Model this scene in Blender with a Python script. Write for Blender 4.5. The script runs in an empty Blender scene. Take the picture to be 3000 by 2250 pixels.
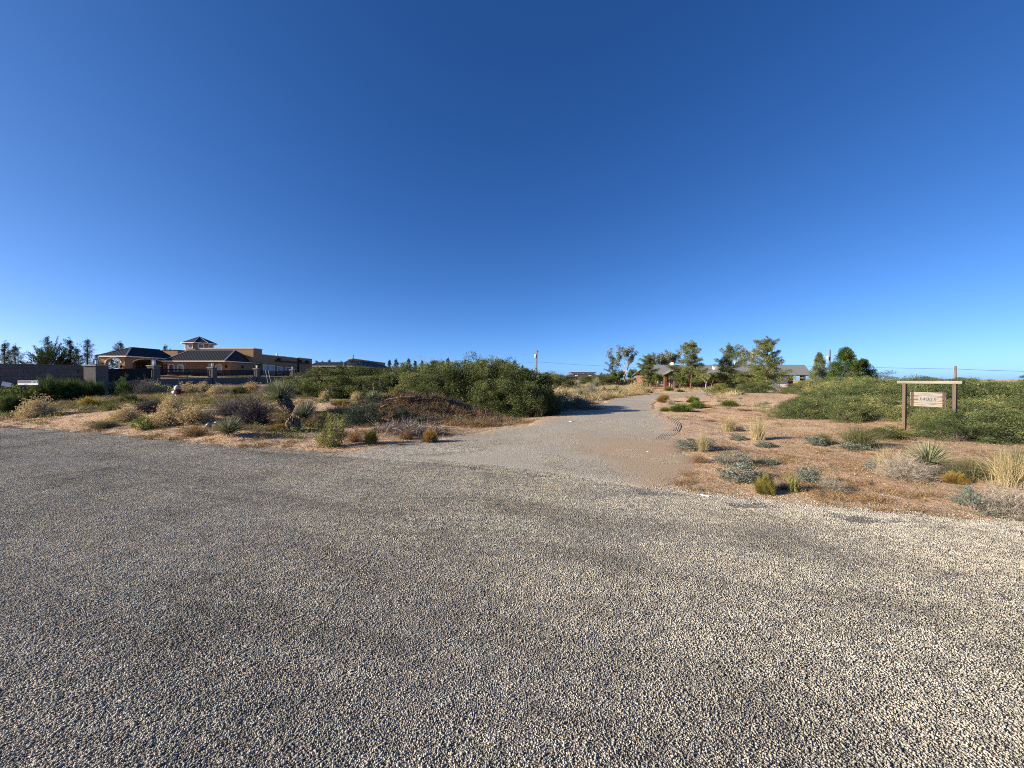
import bpy, math, random
import numpy as np
from mathutils import Vector, Matrix

random.seed(11)
R = np.random.default_rng(11)
scene = bpy.context.scene
COL = scene.collection

# ------------------------------------------------------------------ camera, sky, sun, exposure
F_PX, CX, CY, CAM_H = 1130.0, 1500.0, 1125.0, 1.6
PITCH = math.atan(13 / F_PX)
cam_data = bpy.data.cameras.new('camera')
cam_data.sensor_width = 36.0
cam_data.lens = 36.0 * F_PX / 3000.0
cam_data.clip_start = 0.05
cam_data.clip_end = 20000
camera = bpy.data.objects.new('camera', cam_data)
camera.location = (0, 0, CAM_H)
camera.rotation_euler = (math.pi / 2 - PITCH, 0, 0)
COL.objects.link(camera)
scene.camera = camera

SUN_EL = math.radians(20)
SUN_AZ = math.atan2(-1.0, -0.25)          # from +Y towards +X
to_sun = Vector((math.sin(SUN_AZ) * math.cos(SUN_EL), math.cos(SUN_AZ) * math.cos(SUN_EL), math.sin(SUN_EL)))
world = bpy.data.worlds.new('World')
scene.world = world
world.use_nodes = True
wn = world.node_tree
bg = wn.nodes['Background']
sky = wn.nodes.new('ShaderNodeTexSky')
sky.sky_type = 'NISHITA'
sky.sun_disc = False
sky.sun_elevation = SUN_EL
sky.sun_rotation = SUN_AZ % (2 * math.pi)
sky.altitude = 1200
sky.air_density = 0.45
sky.dust_density = 1.8
sky.ozone_density = 2.0
# response of a phone camera to a dry desert sky: one curve per channel, the same in every direction
sp = wn.nodes.new('ShaderNodeSeparateColor'); cb = wn.nodes.new('ShaderNodeCombineColor')
wn.links.new(sky.outputs['Color'], sp.inputs[0])
for k, (a_, g_) in enumerate(((1.72, 1.28), (1.66, 1.02), (1.93, 0.86))):
    m1 = wn.nodes.new('ShaderNodeMath'); m1.operation = 'MULTIPLY'; m1.inputs[1].default_value = 0.1
    m2 = wn.nodes.new('ShaderNodeMath'); m2.operation = 'POWER'; m2.inputs[1].default_value = g_
    m3 = wn.nodes.new('ShaderNodeMath'); m3.operation = 'MULTIPLY'; m3.inputs[1].default_value = a_ * 9.33
    wn.links.new(sp.outputs[k], m1.inputs[0]); wn.links.new(m1.outputs[0], m2.inputs[0]); wn.links.new(m2.outputs[0], m3.inputs[0]); wn.links.new(m3.outputs[0], cb.inputs[k])
wn.links.new(cb.outputs[0], bg.inputs['Color'])
bg.inputs['Strength'].default_value = 0.05

sun_data = bpy.data.lights.new('sun', 'SUN')
sun_data.energy = 5.0
sun_data.angle = math.radians(0.55)
sun_data.color = (1.0, 0.90, 0.76)
sun = bpy.data.objects.new('sun', sun_data)
sun.rotation_euler = (-to_sun).to_track_quat('-Z', 'Y').to_euler()
sun.location = to_sun * 60
COL.objects.link(sun)

vs = scene.view_settings
vs.view_transform = 'Standard'
vs.look = 'None'
vs.exposure = 1.1
vs.gamma = 1.0
vs.use_curve_mapping = False
scene.cycles.pixel_filter_type = 'BLACKMAN_HARRIS'
scene.cycles.filter_width = 1.0
scene.cycles.use_denoising = False
scene.cycles.max_bounces = 5
scene.cycles.diffuse_bounces = 2
scene.cycles.glossy_bounces = 2
scene.cycles.transmission_bounces = 3
scene.cycles.transparent_max_bounces = 6

# ------------------------------------------------------------------ numeric helpers
def sm(t):
    t = np.clip(t, 0, 1)
    return t * t * (3 - 2 * t)

def _h(ix, iy, seed):
    n = (ix.astype(np.int64) * 374761393 + iy.astype(np.int64) * 668265263 + seed * 974711) & 0x7fffffff
    n = ((n ^ (n >> 13)) * 1274126177) & 0x7fffffff
    return ((n ^ (n >> 16)) & 0xffff) / 65535.0

def vn(x, y, scale, seed=0):
    """value noise in 0..1"""
    x = np.asarray(x, float) / scale + 1000; y = np.asarray(y, float) / scale + 1000
    ix, iy = np.floor(x), np.floor(y)
    fx, fy = sm(x - ix), sm(y - iy)
    a, b = _h(ix, iy, seed), _h(ix + 1, iy, seed)
    c, d = _h(ix, iy + 1, seed), _h(ix + 1, iy + 1, seed)
    return (a * (1 - fx) + b * fx) * (1 - fy) + (c * (1 - fx) + d * fx) * fy

EDGE = np.array([(-60, 27), (-40, 20.4), (-16.9, 12.7), (-12.4, 11.4), (-8.6, 9.8), (-6.9, 9.05), (-4.8, 8.45), (-3.56, 8.2), (-1.5, 7.6),
                 (0, 6.95), (1.1, 6.28), (2.0, 5.66), (2.63, 5.29), (3.3, 4.98), (4.1, 4.66), (5.6, 4.15), (9, 3.2), (20, 0.6), (60, -9)])
def y_edge(x):
    return np.interp(x, EDGE[:, 0], EDGE[:, 1])
# driveway: centre line and half width
DL = np.array([(-3.6, 7.6), (-2.6, 9.6), (-1.74, 11.2), (-.1, 12.9), (1.0, 14.7), (2.7, 18), (4.7, 22.3), (7.2, 30), (11.2, 36), (18, 44), (29, 50), (45, 55)], float)
DR = np.array([(2.1, 5.2), (3.4, 7.4), (4.5, 9.8), (5.2, 11.8), (5.75, 13.8), (7.0, 18.2), (8.6, 23.4), (11.5, 30.2), (15.5, 34.8), (20.5, 38.6), (29, 42.5), (45, 46)], float)
DC = (DL + DR) / 2
DW = np.linalg.norm(DR - DL, axis=1) / 2
def drive_dist(x, y):
    """signed distance to the driveway's edge, negative inside"""
    x = np.asarray(x, float); y = np.asarray(y, float)
    best = np.full(np.broadcast(x, y).shape, 1e9)
    for i in range(len(DC) - 1):
        a, b = DC[i], DC[i + 1]
        d = b - a
        t = np.clip(((x - a[0]) * d[0] + (y - a[1]) * d[1]) / (d @ d), 0, 1)
        dist = np.hypot(x - a[0] - t * d[0], y - a[1] - t * d[1]) - (DW[i] * (1 - t) + DW[i + 1] * t)
        best = np.minimum(best, dist)
    return best
def H0(x, y):
    """large shape of the land"""
    x = np.asarray(x, float); y = np.asarray(y, float)
    s = np.maximum((y - y_edge(x)) * 0.93, 0)
    wl = sm((-x - 0.5) / 12)
    z = wl * 1.05 * (1 - np.exp(-s / 6))
    z = z + 0.66 * np.exp(-((x + 3.7) / 2.1) ** 2) * np.where(y < 15.6, np.exp(-((y - 15.6) / .75) ** 2), np.exp(-((y - 15.6) / 1.6) ** 2)) * (.75 + .5 * vn(x, y, .9, 5))
    z = z + 1.2 * sm((y - 45) / 18) * sm((-x - 26) / 16)
    z = z + 1.35 * sm((y - 72) / 85) * sm((60 - x) / 40) * sm((x + 40) / 20)
    z = z + 0.25 * sm((x - 9) / 6) * sm((y - 9) / 12) * sm((45 - y) / 20)
    return z
def H(x, y):
    x = np.asarray(x, float); y = np.asarray(y, float)
    s = (y - y_edge(x)) * 0.93
    m = sm(s / 1.2) * sm((drive_dist(x, y) + .2) / 1.5)
    far = 1 / (1 + (np.hypot(x, y) / 120) ** 2)
    n = (vn(x, y, 2.6, 1) - .45) * .16 + (vn(x, y, .8, 2) - .5) * .07 + (vn(x, y, .3, 3) - .5) * .028
    return H0(x, y) + m * n * far

def ray(px, py):
    u, v = (px - CX) / F_PX, (CY - py) / F_PX
    c, s = math.cos(PITCH), math.sin(PITCH)
    return np.array([u, c + v * s, -s + v * c])
_T = 0.8 * 1.012 ** np.arange(520)
def hit(px, py):
    """where the sight line through a photograph pixel meets the land"""
    d = ray(px, py)
    X, Y, Z = d[0] * _T, d[1] * _T, CAM_H + d[2] * _T
    below = np.nonzero(Z < H(X, Y))[0]
    if len(below) == 0:
        return np.array([X[-1], Y[-1], 0.0])
    i = below[0]
    lo, hi = _T[max(i - 1, 0)], _T[i]
    for _ in range(18):
        m = (lo + hi) / 2
        if CAM_H + d[2] * m < H(d[0] * m, d[1] * m): hi = m
        else: lo = m
    return np.array([d[0] * hi, d[1] * hi, float(H(d[0] * hi, d[1] * hi))])
def at(px, py, depth):
    d = ray(px, py)
    return np.array([0, 0, CAM_H]) + d * (depth / d[1])
def ground_at(px, depth):
    x = (px - CX) / F_PX * depth
    return np.array([x, depth, float(H(x, depth))])

# ------------------------------------------------------------------ object helpers
WM = {}
def tag(o, label=None, cat=None, group=None, kind=None):
    if label: o['label'] = label
    if cat: o['category'] = cat
    if group: o['group'] = group
    if kind: o['kind'] = kind
    return o
def mesh_np(name, V, faces, mats=(), tint=None, smooth=False, midx=None):
    """faces: list of integer arrays (m,k)"""
    me = bpy.data.meshes.new(name)
    V = np.asarray(V, np.float32)
    me.vertices.add(len(V)); me.vertices.foreach_set('co', V.ravel())
    faces = [np.asarray(f, np.int32) for f in faces if len(f)]
    nl = sum(f.size for f in faces); nf = sum(len(f) for f in faces)
    me.loops.add(nl); me.loops.foreach_set('vertex_index', np.concatenate([f.ravel() for f in faces]))
    me.polygons.add(nf)
    tot = np.concatenate([np.full(len(f), f.shape[1], np.int32) for f in faces])
    st = np.concatenate([[0], np.cumsum(tot)[:-1]]).astype(np.int32)
    me.polygons.foreach_set('loop_start', st)
    if midx is not None: me.polygons.foreach_set('material_index', np.asarray(midx, np.int32))
    if smooth: me.polygons.foreach_set('use_smooth', np.ones(nf, bool))
    for m in (mats if isinstance(mats, (list, tuple)) else [mats]): me.materials.append(m)
    if tint is not None:
        a = me.attributes.new('tint', 'FLOAT', 'POINT'); a.data.foreach_set('value', np.asarray(tint, np.float32))
    me.update(calc_edges=True); me.validate()
    return me
class MB:
    """collects simple solids into one mesh"""
    def __init__(s): s.v = []; s.f = []
    def add(s, V, F):
        n = len(s.v); s.v += [tuple(map(float, p)) for p in V]; s.f += [tuple(i + n for i in f) for f in F]; return s
    def box(s, x0, x1, y0, y1, z0, z1):
        return s.add([(x0, y0, z0), (x1, y0, z0), (x1, y1, z0), (x0, y1, z0), (x0, y0, z1), (x1, y0, z1), (x1, y1, z1), (x0, y1, z1)],
                     [(0, 3, 2, 1), (4, 5, 6, 7), (0, 1, 5, 4), (1, 2, 6, 5), (2, 3, 7, 6), (3, 0, 4, 7)])
    def beam(s, a, b, w, h, up=(0, 0, 1)):
        a, b = Vector(a), Vector(b); d = (b - a).normalized(); u = Vector(up)
        r = d.cross(u)
        if r.length < 1e-4: r = d.cross(Vector((1, 0, 0)))
        r.normalize(); u = r.cross(d)
        P = []
        for c in (a, b):
            for i, j in ((-1, -1), (1, -1), (1, 1), (-1, 1)): P.append(c + r * (i * w / 2) + u * (j * h / 2))
        return s.add(P, [(0, 1, 2, 3), (7, 6, 5, 4), (0, 4, 5, 1), (1, 5, 6, 2), (2, 6, 7, 3), (3, 7, 4, 0)])
    def tube(s, pts, radii, k=8, cap=True):
        pts = [Vector(p) for p in pts]; n0 = len(s.v); V = []
        for i, p in enumerate(pts):
            d = (pts[min(i + 1, len(pts) - 1)] - pts[max(i - 1, 0)]).normalized()
            r = d.cross(Vector((0.13, 0.05, 1)) if abs(d.z) < .95 else Vector((1, 0, 0))).normalized(); u = r.cross(d)
            for j in range(k):
                a = 2 * math.pi * j / k
                V.append(p + (r * math.cos(a) + u * math.sin(a)) * radii[i])
        F = [(i * k + j, i * k + (j + 1) % k, (i + 1) * k + (j + 1) % k, (i + 1) * k + j) for i in range(len(pts) - 1) for j in range(k)]
        if cap: F += [tuple(range(k))[::-1], tuple((len(pts) - 1) * k + j for j in range(k))]
        return s.add(V, F)
    def lathe(s, prof, c=(0, 0, 0), k=16, axis='z'):
        V = []
        for r, z in prof:
            for j in range(k):
                a = 2 * math.pi * j / k; p = (r * math.cos(a), r * math.sin(a), z)
                if axis == 'x': p = (z, p[0], p[1])
                if axis == 'y': p = (p[0], z, p[1])
                V.append((p[0] + c[0], p[1] + c[1], p[2] + c[2]))
        F = [(i * k + j, i * k + (j + 1) % k, (i + 1) * k + (j + 1) % k, (i + 1) * k + j) for i in range(len(prof) - 1) for j in range(k)]
        F += [tuple(range(k))[::-1], tuple((len(prof) - 1) * k + j for j in range(k))]
        return s.add(V, F)
    def mesh(s, name, mat, smooth=False):
        me = bpy.data.meshes.new(name); me.from_pydata(s.v, [], s.f)
        for m in (mat if isinstance(mat, (list, tuple)) else [mat]): me.materials.append(m)
        if smooth:
            for p in me.polygons: p.use_smooth = True
        me.update(); return me
def wm(o): return WM.get(o.name, Matrix.Identity(4))
def link(name, me, parent=None, bevel=0.0):
    """object whose mesh is given in world coordinates"""
    o = bpy.data.objects.new(name, me); COL.objects.link(o)
    if parent is not None:
        o.parent = parent; o.matrix_parent_inverse = wm(parent).inverted()
    if bevel:
        b = o.modifiers.new('bevel', 'BEVEL'); b.width = bevel; b.segments = 2; b.limit_method = 'ANGLE'
    return o
def empty(name, loc, label, cat, group=None):
    o = bpy.data.objects.new(name, None); o.location = loc; o.empty_display_size = .2; COL.objects.link(o)
    WM[o.name] = Matrix.Translation(Vector(loc))
    return tag(o, label, cat, group)
def box_part(name, mat, parent, x0, x1, y0, y1, z0, z1, bevel=0.0):
    return link(name, MB().box(x0, x1, y0, y1, z0, z1).mesh(name, mat), parent, bevel)

# ------------------------------------------------------------------ materials
def newmat(name):
    m = bpy.data.materials.new(name); m.use_nodes = True
    nt = m.node_tree; b = nt.nodes['Principled BSDF']
    return m, nt, b
def N(nt, t, **kw):
    n = nt.nodes.new(t)
    for k, v in kw.items():
        if k.startswith('i_'):
            key = k[2:]; n.inputs[int(key) if key.isdigit() else key.replace('_', ' ')].default_value = v
        else: setattr(n, k, v)
    return n
def L(nt, a, b): nt.links.new(a, b)
def rgba(c): return (c[0], c[1], c[2], 1)
def ramp(nt, fac, stops):
    r = nt.nodes.new('ShaderNodeValToRGB'); cr = r.color_ramp
    while len(cr.elements) < len(stops): cr.elements.new(.5)
    for e, (p, c) in zip(cr.elements, stops): e.position = p; e.color = rgba(c)
    L(nt, fac, r.inputs[0]); return r.outputs[0]
def noise(nt, vec, scale, detail=3, rough=.55):
    n = N(nt, 'ShaderNodeTexNoise'); n.inputs['Scale'].default_value = scale; n.inputs['Detail'].default_value = detail; n.inputs['Roughness'].default_value = rough
    if vec is not None: L(nt, vec, n.inputs['Vector'])
    return n.outputs['Fac']
def mixc(nt, fac, a, b, mode='MIX'):
    m = N(nt, 'ShaderNodeMix', data_type='RGBA', blend_type=mode)
    for s, v in ((0, fac), (6, a), (7, b)):
        if hasattr(v, 'is_output'): L(nt, v, m.inputs[s])
        elif s == 0: m.inputs[0].default_value = v
        else: m.inputs[s].default_value = rgba(v)
    return m.outputs[2]
def math2(nt, op, a, b=0.0):
    m = N(nt, 'ShaderNodeMath', operation=op)
    for i, v in ((0, a), (1, b)):
        if hasattr(v, 'is_output'): L(nt, v, m.inputs[i])
        else: m.inputs[i].default_value = v
    return m.outputs[0]
def solid(name, c, c2=None, scale=6, rough=.85, bump=0.0, bscale=60, spec=.3, metal=0.0, stretch=(1, 1, 1)):
    m, nt, b = newmat(name)
    tc = N(nt, 'ShaderNodeTexCoord'); mp = N(nt, 'ShaderNodeMapping'); mp.inputs['Scale'].default_value = stretch
    L(nt, tc.outputs['Object'], mp.inputs[0]); v = mp.outputs[0]
    if c2 is None: c2 = tuple(k * .8 for k in c)
    f = noise(nt, v, scale, 5)
    L(nt, ramp(nt, f, [(.3, c), (.7, c2)]), b.inputs['Base Color'])
    b.inputs['Roughness'].default_value = rough; b.inputs['Specular IOR Level'].default_value = spec; b.inputs['Metallic'].default_value = metal
    if bump:
        bp = N(nt, 'ShaderNodeBump'); bp.inputs['Strength'].default_value = bump; bp.inputs['Distance'].default_value = .02
        L(nt, noise(nt, v, bscale, 4), bp.inputs['Height']); L(nt, bp.outputs[0], b.inputs['Normal'])
    return m
def leafmat(name, stops, trans=.25, var=.18):
    """foliage: colour by each leaf's own tint, shifted a little per plant"""
    m, nt, b = newmat(name)
    a = N(nt, 'ShaderNodeAttribute', attribute_name='tint'); oi = N(nt, 'ShaderNodeObjectInfo')
    f = math2(nt, 'ADD', a.outputs['Fac'], math2(nt, 'MULTIPLY', math2(nt, 'SUBTRACT', oi.outputs['Random'], .5), var))
    c = ramp(nt, f, stops)
    d = N(nt, 'ShaderNodeBsdfDiffuse'); t = N(nt, 'ShaderNodeBsdfTranslucent'); mx = N(nt, 'ShaderNodeMixShader'); mx.inputs[0].default_value = trans
    L(nt, c, d.inputs[0]); L(nt, c, t.inputs[0]); L(nt, d.outputs[0], mx.inputs[1]); L(nt, t.outputs[0], mx.inputs[2])
    L(nt, mx.outputs[0], nt.nodes['Material Output'].inputs['Surface'])
    return m

# ================================================================== the land
def bumpnode(nt, h, strength, dist, prev=None):
    bp = N(nt, 'ShaderNodeBump'); bp.inputs['Strength'].default_value = strength; bp.inputs['Distance'].default_value = dist
    L(nt, h, bp.inputs['Height'])
    if prev is not None: L(nt, prev, bp.inputs['Normal'])
    return bp.outputs[0]
def streaks(nt, p, lo=.72):
    """long worn bands along the direction of travel"""
    mp = N(nt, 'ShaderNodeMapping'); mp.inputs['Rotation'].default_value = (0, 0, math.radians(22)); L(nt, p, mp.inputs[0])
    m2 = N(nt, 'ShaderNodeMapping'); m2.inputs['Scale'].default_value = (.16, 1.0, 1); L(nt, mp.outputs[0], m2.inputs[0])
    return ramp(nt, noise(nt, m2.outputs[0], 1.25, 4, .55), [(.33, (lo, lo * .98, lo * .96)), (.50, (1, 1, 1)), (.68, (1.04, 1.01, .96))])
def sand_material():
    m, nt, b = newmat('sandy_soil')
    g = N(nt, 'ShaderNodeNewGeometry'); p = g.outputs['Position']
    big = noise(nt, p, .22, 4); mid = noise(nt, p, 1.6, 5, .6); fine = noise(nt, p, 28, 4, .7)
    c = ramp(nt, mid, [(.3, (.45, .285, .160)), (.5, (.545, .365, .215)), (.72, (.61, .425, .265))])
    c = mixc(nt, math2(nt, 'MULTIPLY', ramp(nt, big, [(.45, (0, 0, 0)), (.65, (1, 1, 1))]), .55), c, (.56, .43, .30))
    c = mixc(nt, ramp(nt, fine, [(.52, (0, 0, 0)), (.66, (.85, .85, .85))]), c, (.27, .175, .11))
    crumbs = noise(nt, p, 9, 5, .75)
    c = mixc(nt, ramp(nt, crumbs, [(.55, (0, 0, 0)), (.70, (.75, .75, .75))]), c, (.25, .165, .10))
    L(nt, c, b.inputs['Base Color']); b.inputs['Roughness'].default_value = .95; b.inputs['Specular IOR Level'].default_value = .15
    n1 = bumpnode(nt, noise(nt, p, 5, 6, .68), 1.0, .12)
    n2 = bumpnode(nt, noise(nt, p, 40, 4, .65), .6, .015, n1)
    L(nt, n2, b.inputs['Normal'])
    return m
def road_material():
    m, nt, b = newmat('chip_seal')
    g = N(nt, 'ShaderNodeNewGeometry'); p = g.outputs['Position']
    vo = N(nt, 'ShaderNodeTexVoronoi'); vo.inputs['Scale'].default_value = 115; vo.inputs['Randomness'].default_value = 1; L(nt, p, vo.inputs['Vector'])
    sep = N(nt, 'ShaderNodeSeparateColor'); L(nt, vo.outputs['Color'], sep.inputs[0])
    stone = ramp(nt, sep.outputs[0], [(0, (.26, .25, .225)), (.5, (.41, .39, .345)), (.85, (.52, .50, .44)), (1, (.46, .38, .31))])
    gap = ramp(nt, vo.outputs['Distance'], [(.34, (0, 0, 0)), (.62, (1, 1, 1))])
    c = mixc(nt, gap, stone, (.075, .065, .055))
    c = mixc(nt, math2(nt, 'MULTIPLY', ramp(nt, noise(nt, p, .55, 5, .6), [(.5, (0, 0, 0)), (.72, (1, 1, 1))]), .45), c, (.37, .325, .265))
    c = mixc(nt, 1.0, c, streaks(nt, p), 'MULTIPLY')
    grain = noise(nt, p, 16, 3, .7); c = mixc(nt, 1.0, c, ramp(nt, grain, [(.36, (.55, .55, .56)), (.62, (1.25, 1.23, 1.18))]), 'MULTIPLY')
    L(nt, c, b.inputs['Base Color']); b.inputs['Roughness'].default_value = .9; b.inputs['Specular IOR Level'].default_value = .2
    inv = math2(nt, 'SUBTRACT', 1.0, vo.outputs['Distance'])
    n1 = bumpnode(nt, noise(nt, p, 14, 4, .7), .6, .03)
    L(nt, bumpnode(nt, inv, 1.0, .012, n1), b.inputs['Normal'])
    return m
def drive_material():
    m, nt, b = newmat('driveway_gravel')
    g = N(nt, 'ShaderNodeNewGeometry'); p = g.outputs['Position']
    e = N(nt, 'ShaderNodeAttribute', attribute_name='edge'); al = N(nt, 'ShaderNodeAttribute', attribute_name='across')
    mouth = N(nt, 'ShaderNodeAttribute', attribute_name='mouth')
    vo = N(nt, 'ShaderNodeTexVoronoi'); vo.inputs['Scale'].default_value = 62; L(nt, p, vo.inputs['Vector'])
    sep = N(nt, 'ShaderNodeSeparateColor'); L(nt, vo.outputs['Color'], sep.inputs[0])
    c = ramp(nt, sep.outputs[0], [(0, (.285, .255, .20)), (.6, (.395, .36, .285)), (1, (.50, .465, .375))])
    c = mixc(nt, ramp(nt, vo.outputs['Distance'], [(.38, (0, 0, 0)), (.66, (.7, .7, .7))]), c, (.27, .23, .175))
    blot = noise(nt, p, .7, 5, .6)
    c = mixc(nt, ramp(nt, blot, [(.45, (0, 0, 0)), (.75, (.75, .75, .75))]), c, (.40, .34, .255))
    # sand drifts in from the edges and lies over the right of the mouth
    ef = math2(nt, 'ADD', e.outputs['Fac'], math2(nt, 'MULTIPLY', math2(nt, 'SUBTRACT', noise(nt, p, 1.3, 5, .65), .5), 1.1))
    c = mixc(nt, ramp(nt, ef, [(.08, (1, 1, 1)), (.42, (0, 0, 0))]), c, (.50, .335, .21))
    mf = math2(nt, 'ADD', mouth.outputs['Fac'], math2(nt, 'MULTIPLY', math2(nt, 'SUBTRACT', noise(nt, p, 1.0, 5, .6), .5), .7))
    c = mixc(nt, ramp(nt, mf, [(.30, (0, 0, 0)), (.85, (.85, .85, .85))]), c, (.35, .255, .16))
    L(nt, c, b.inputs['Base Color']); b.inputs['Roughness'].default_value = .95; b.inputs['Specular IOR Level'].default_value = .15
    # shallow tyre lines run along the driveway
    mp = N(nt, 'ShaderNodeCombineXYZ'); L(nt, math2(nt, 'MULTIPLY', al.outputs['Fac'], 26), mp.inputs[0])
    sx = N(nt, 'ShaderNodeSeparateXYZ'); L(nt, p, sx.inputs[0]); L(nt, math2(nt, 'MULTIPLY', sx.outputs[1], .22), mp.inputs[1])
    lines = noise(nt, mp.outputs[0], 2.2, 4, .7)
    n0 = bumpnode(nt, lines, .22, .02)
    n1 = bumpnode(nt, noise(nt, p, 6, 5, .6), .15, .015, n0)
    L(nt, bumpnode(nt, math2(nt, 'SUBTRACT', 1.0, vo.outputs['Distance']), .7, .008, n1), b.inputs['Normal'])
    return m
M_SAND, M_ROAD, M_DRIVE = sand_material(), road_material(), drive_material()

def ground_sheet():
    th = np.radians(np.concatenate([np.arange(-78, 78.01, .36), np.arange(83, 281, 5)]))
    r = np.concatenate([[.4, .8, 1.2, 1.7, 2.2], 2.7 * 1.0185 ** np.arange(262)])
    r = np.concatenate([r, r[-1] * 1.18 ** np.arange(1, 22)])
    A, B = np.meshgrid(th, r)                       # rows = rings
    X, Y = B * np.sin(A), B * np.cos(A)
    s = (Y - y_edge(X)) * .93; dd = drive_dist(X, Y)
    Z = H(X, Y)
    Z = np.where(B > 400, np.minimum(Z, 1.0) - (B - 400) * .0004, Z)
    Z = Z - .05 * sm((-s + .10) / .35) - .05 * sm((-dd - .22) / .35) * (1 - sm((-s + .10) / .35))
    nr, na = X.shape
    V = np.concatenate([np.stack([X, Y, Z], -1).reshape(-1, 3), [[0, 0, -.06]]])
    i = np.arange(nr - 1)[:, None] * na; j = np.arange(na)[None]; jn = (j + 1) % na
    Q = np.stack([i + j, i + na + j, i + na + jn, i + jn], -1).reshape(-1, 4)[:, ::-1]
    T = np.stack([np.full(na, nr * na), np.arange(na), (np.arange(na) + 1) % na], -1)[:, ::-1]
    return tag(link('desert_ground', mesh_np('desert_ground', V, [Q, T], M_SAND, smooth=True)), kind='structure')
ground_sheet()

def road_sheet():
    x = np.concatenate([np.arange(-60, -20, .4), np.arange(-20, 10, .035), np.arange(10, 60, .4)])
    off = np.concatenate([[0, .06, .15, .3, .6], np.arange(1, 14, .45), [16, 20, 26, 34, 44]])
    jag = (vn(x, x * 0, .9, 21) - .5) * .34 + (vn(x, x * 0, .22, 22) - .5) * .16 + (vn(x, x * 0, .07, 23) - .5) * .06
    V = []
    for o in off:
        V.append(np.stack([x, y_edge(x) - o + jag * math.exp(-o / .3), .012 * (1 - math.exp(-o / .12)) + (vn(x, y_edge(x) - o, 1.4, 24) - .5) * .004 * (1 - math.exp(-o))], -1))
    na = len(x); V = np.concatenate(V)
    i = np.arange(len(off) - 1)[:, None] * na; j = np.arange(na - 1)[None]
    Q = np.stack([i + j, i + na + j, i + na + j + 1, i + j + 1], -1).reshape(-1, 4)
    return tag(link('road', mesh_np('road', V, [Q], M_ROAD, smooth=True)), kind='structure')
road_sheet()

def resample(P, n):
    d = np.concatenate([[0], np.cumsum(np.linalg.norm(np.diff(P, axis=0), axis=1))])
    # smooth by sampling, then averaging
    t = np.linspace(0, d[-1], n)
    Q = np.stack([np.interp(t, d, P[:, k]) for k in range(2)], -1)
    for _ in range(40): Q[1:-1] = (Q[:-2] + 2 * Q[1:-1] + Q[2:]) / 4
    return Q
def driveway_sheet():
    n = 620
    u = np.linspace(0, len(DL) - 1, n)
    l = np.stack([np.interp(u, np.arange(len(DL)), DL[:, k]) for k in range(2)], -1)
    r = np.stack([np.interp(u, np.arange(len(DR)), DR[:, k]) for k in range(2)], -1)
    for Q in (l, r):
        for _ in range(260): Q[1:-1] = (Q[:-2] + 2 * Q[1:-1] + Q[2:]) / 4
    for Q, sd, sg in ((l, 31, -1), (r, 41, 1)):
        dirv = (r - l) / np.linalg.norm(r - l, axis=1)[:, None]
        k = np.arange(n)
        Q += dirv * sg * ((vn(Q[:, 0], Q[:, 1], 1.5, sd) - .5) * .7 + (vn(Q[:, 0], Q[:, 1], .3, sd + 1) - .5) * .25)[:, None]
    t = np.concatenate([[0, .01, .03, .06], np.linspace(.1, .9, 20), [.94, .97, .99, 1]])
    P = l[:, None] * (1 - t[None, :, None]) + r[:, None] * t[None, :, None]
    X, Y = P[..., 0], P[..., 1]
    wid = np.linalg.norm(r - l, axis=1)[:, None]
    e = np.minimum(t, 1 - t)[None] * wid
    Z = H0(X, Y) + .006 + .012 * (1 - np.exp(-e / .2)) - .03 * (1 - sm(e / .12)) + (vn(X, Y, 1.8, 55) - .5) * .03
    # tuck the mouth under the road
    s = (Y - y_edge(X)) * .93
    Z = Z - .03 * sm((-s + .05) / .2)
    V = np.stack([X, Y, Z], -1).reshape(-1, 3); na = len(t)
    i = np.arange(n - 1)[:, None] * na; j = np.arange(na - 1)[None]
    Q = np.stack([i + j, i + j + 1, i + na + j + 1, i + na + j], -1).reshape(-1, 4)
    me = mesh_np('driveway', V, [Q], M_DRIVE, smooth=True)
    mouth = sm((X - .4 + .12 * (Y - 7)) / 2.6) * sm((15.5 - Y) / 8)
    for nm, a in (('edge', np.clip(e / 1.6, 0, 1)), ('across', np.broadcast_to(t[None] * wid, X.shape)), ('mouth', mouth)):
        at_ = me.attributes.new(nm, 'FLOAT', 'POINT'); at_.data.foreach_set('value', np.ascontiguousarray(a, np.float32).ravel())
    return tag(link('driveway', me), kind='structure')
driveway_sheet()

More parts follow.
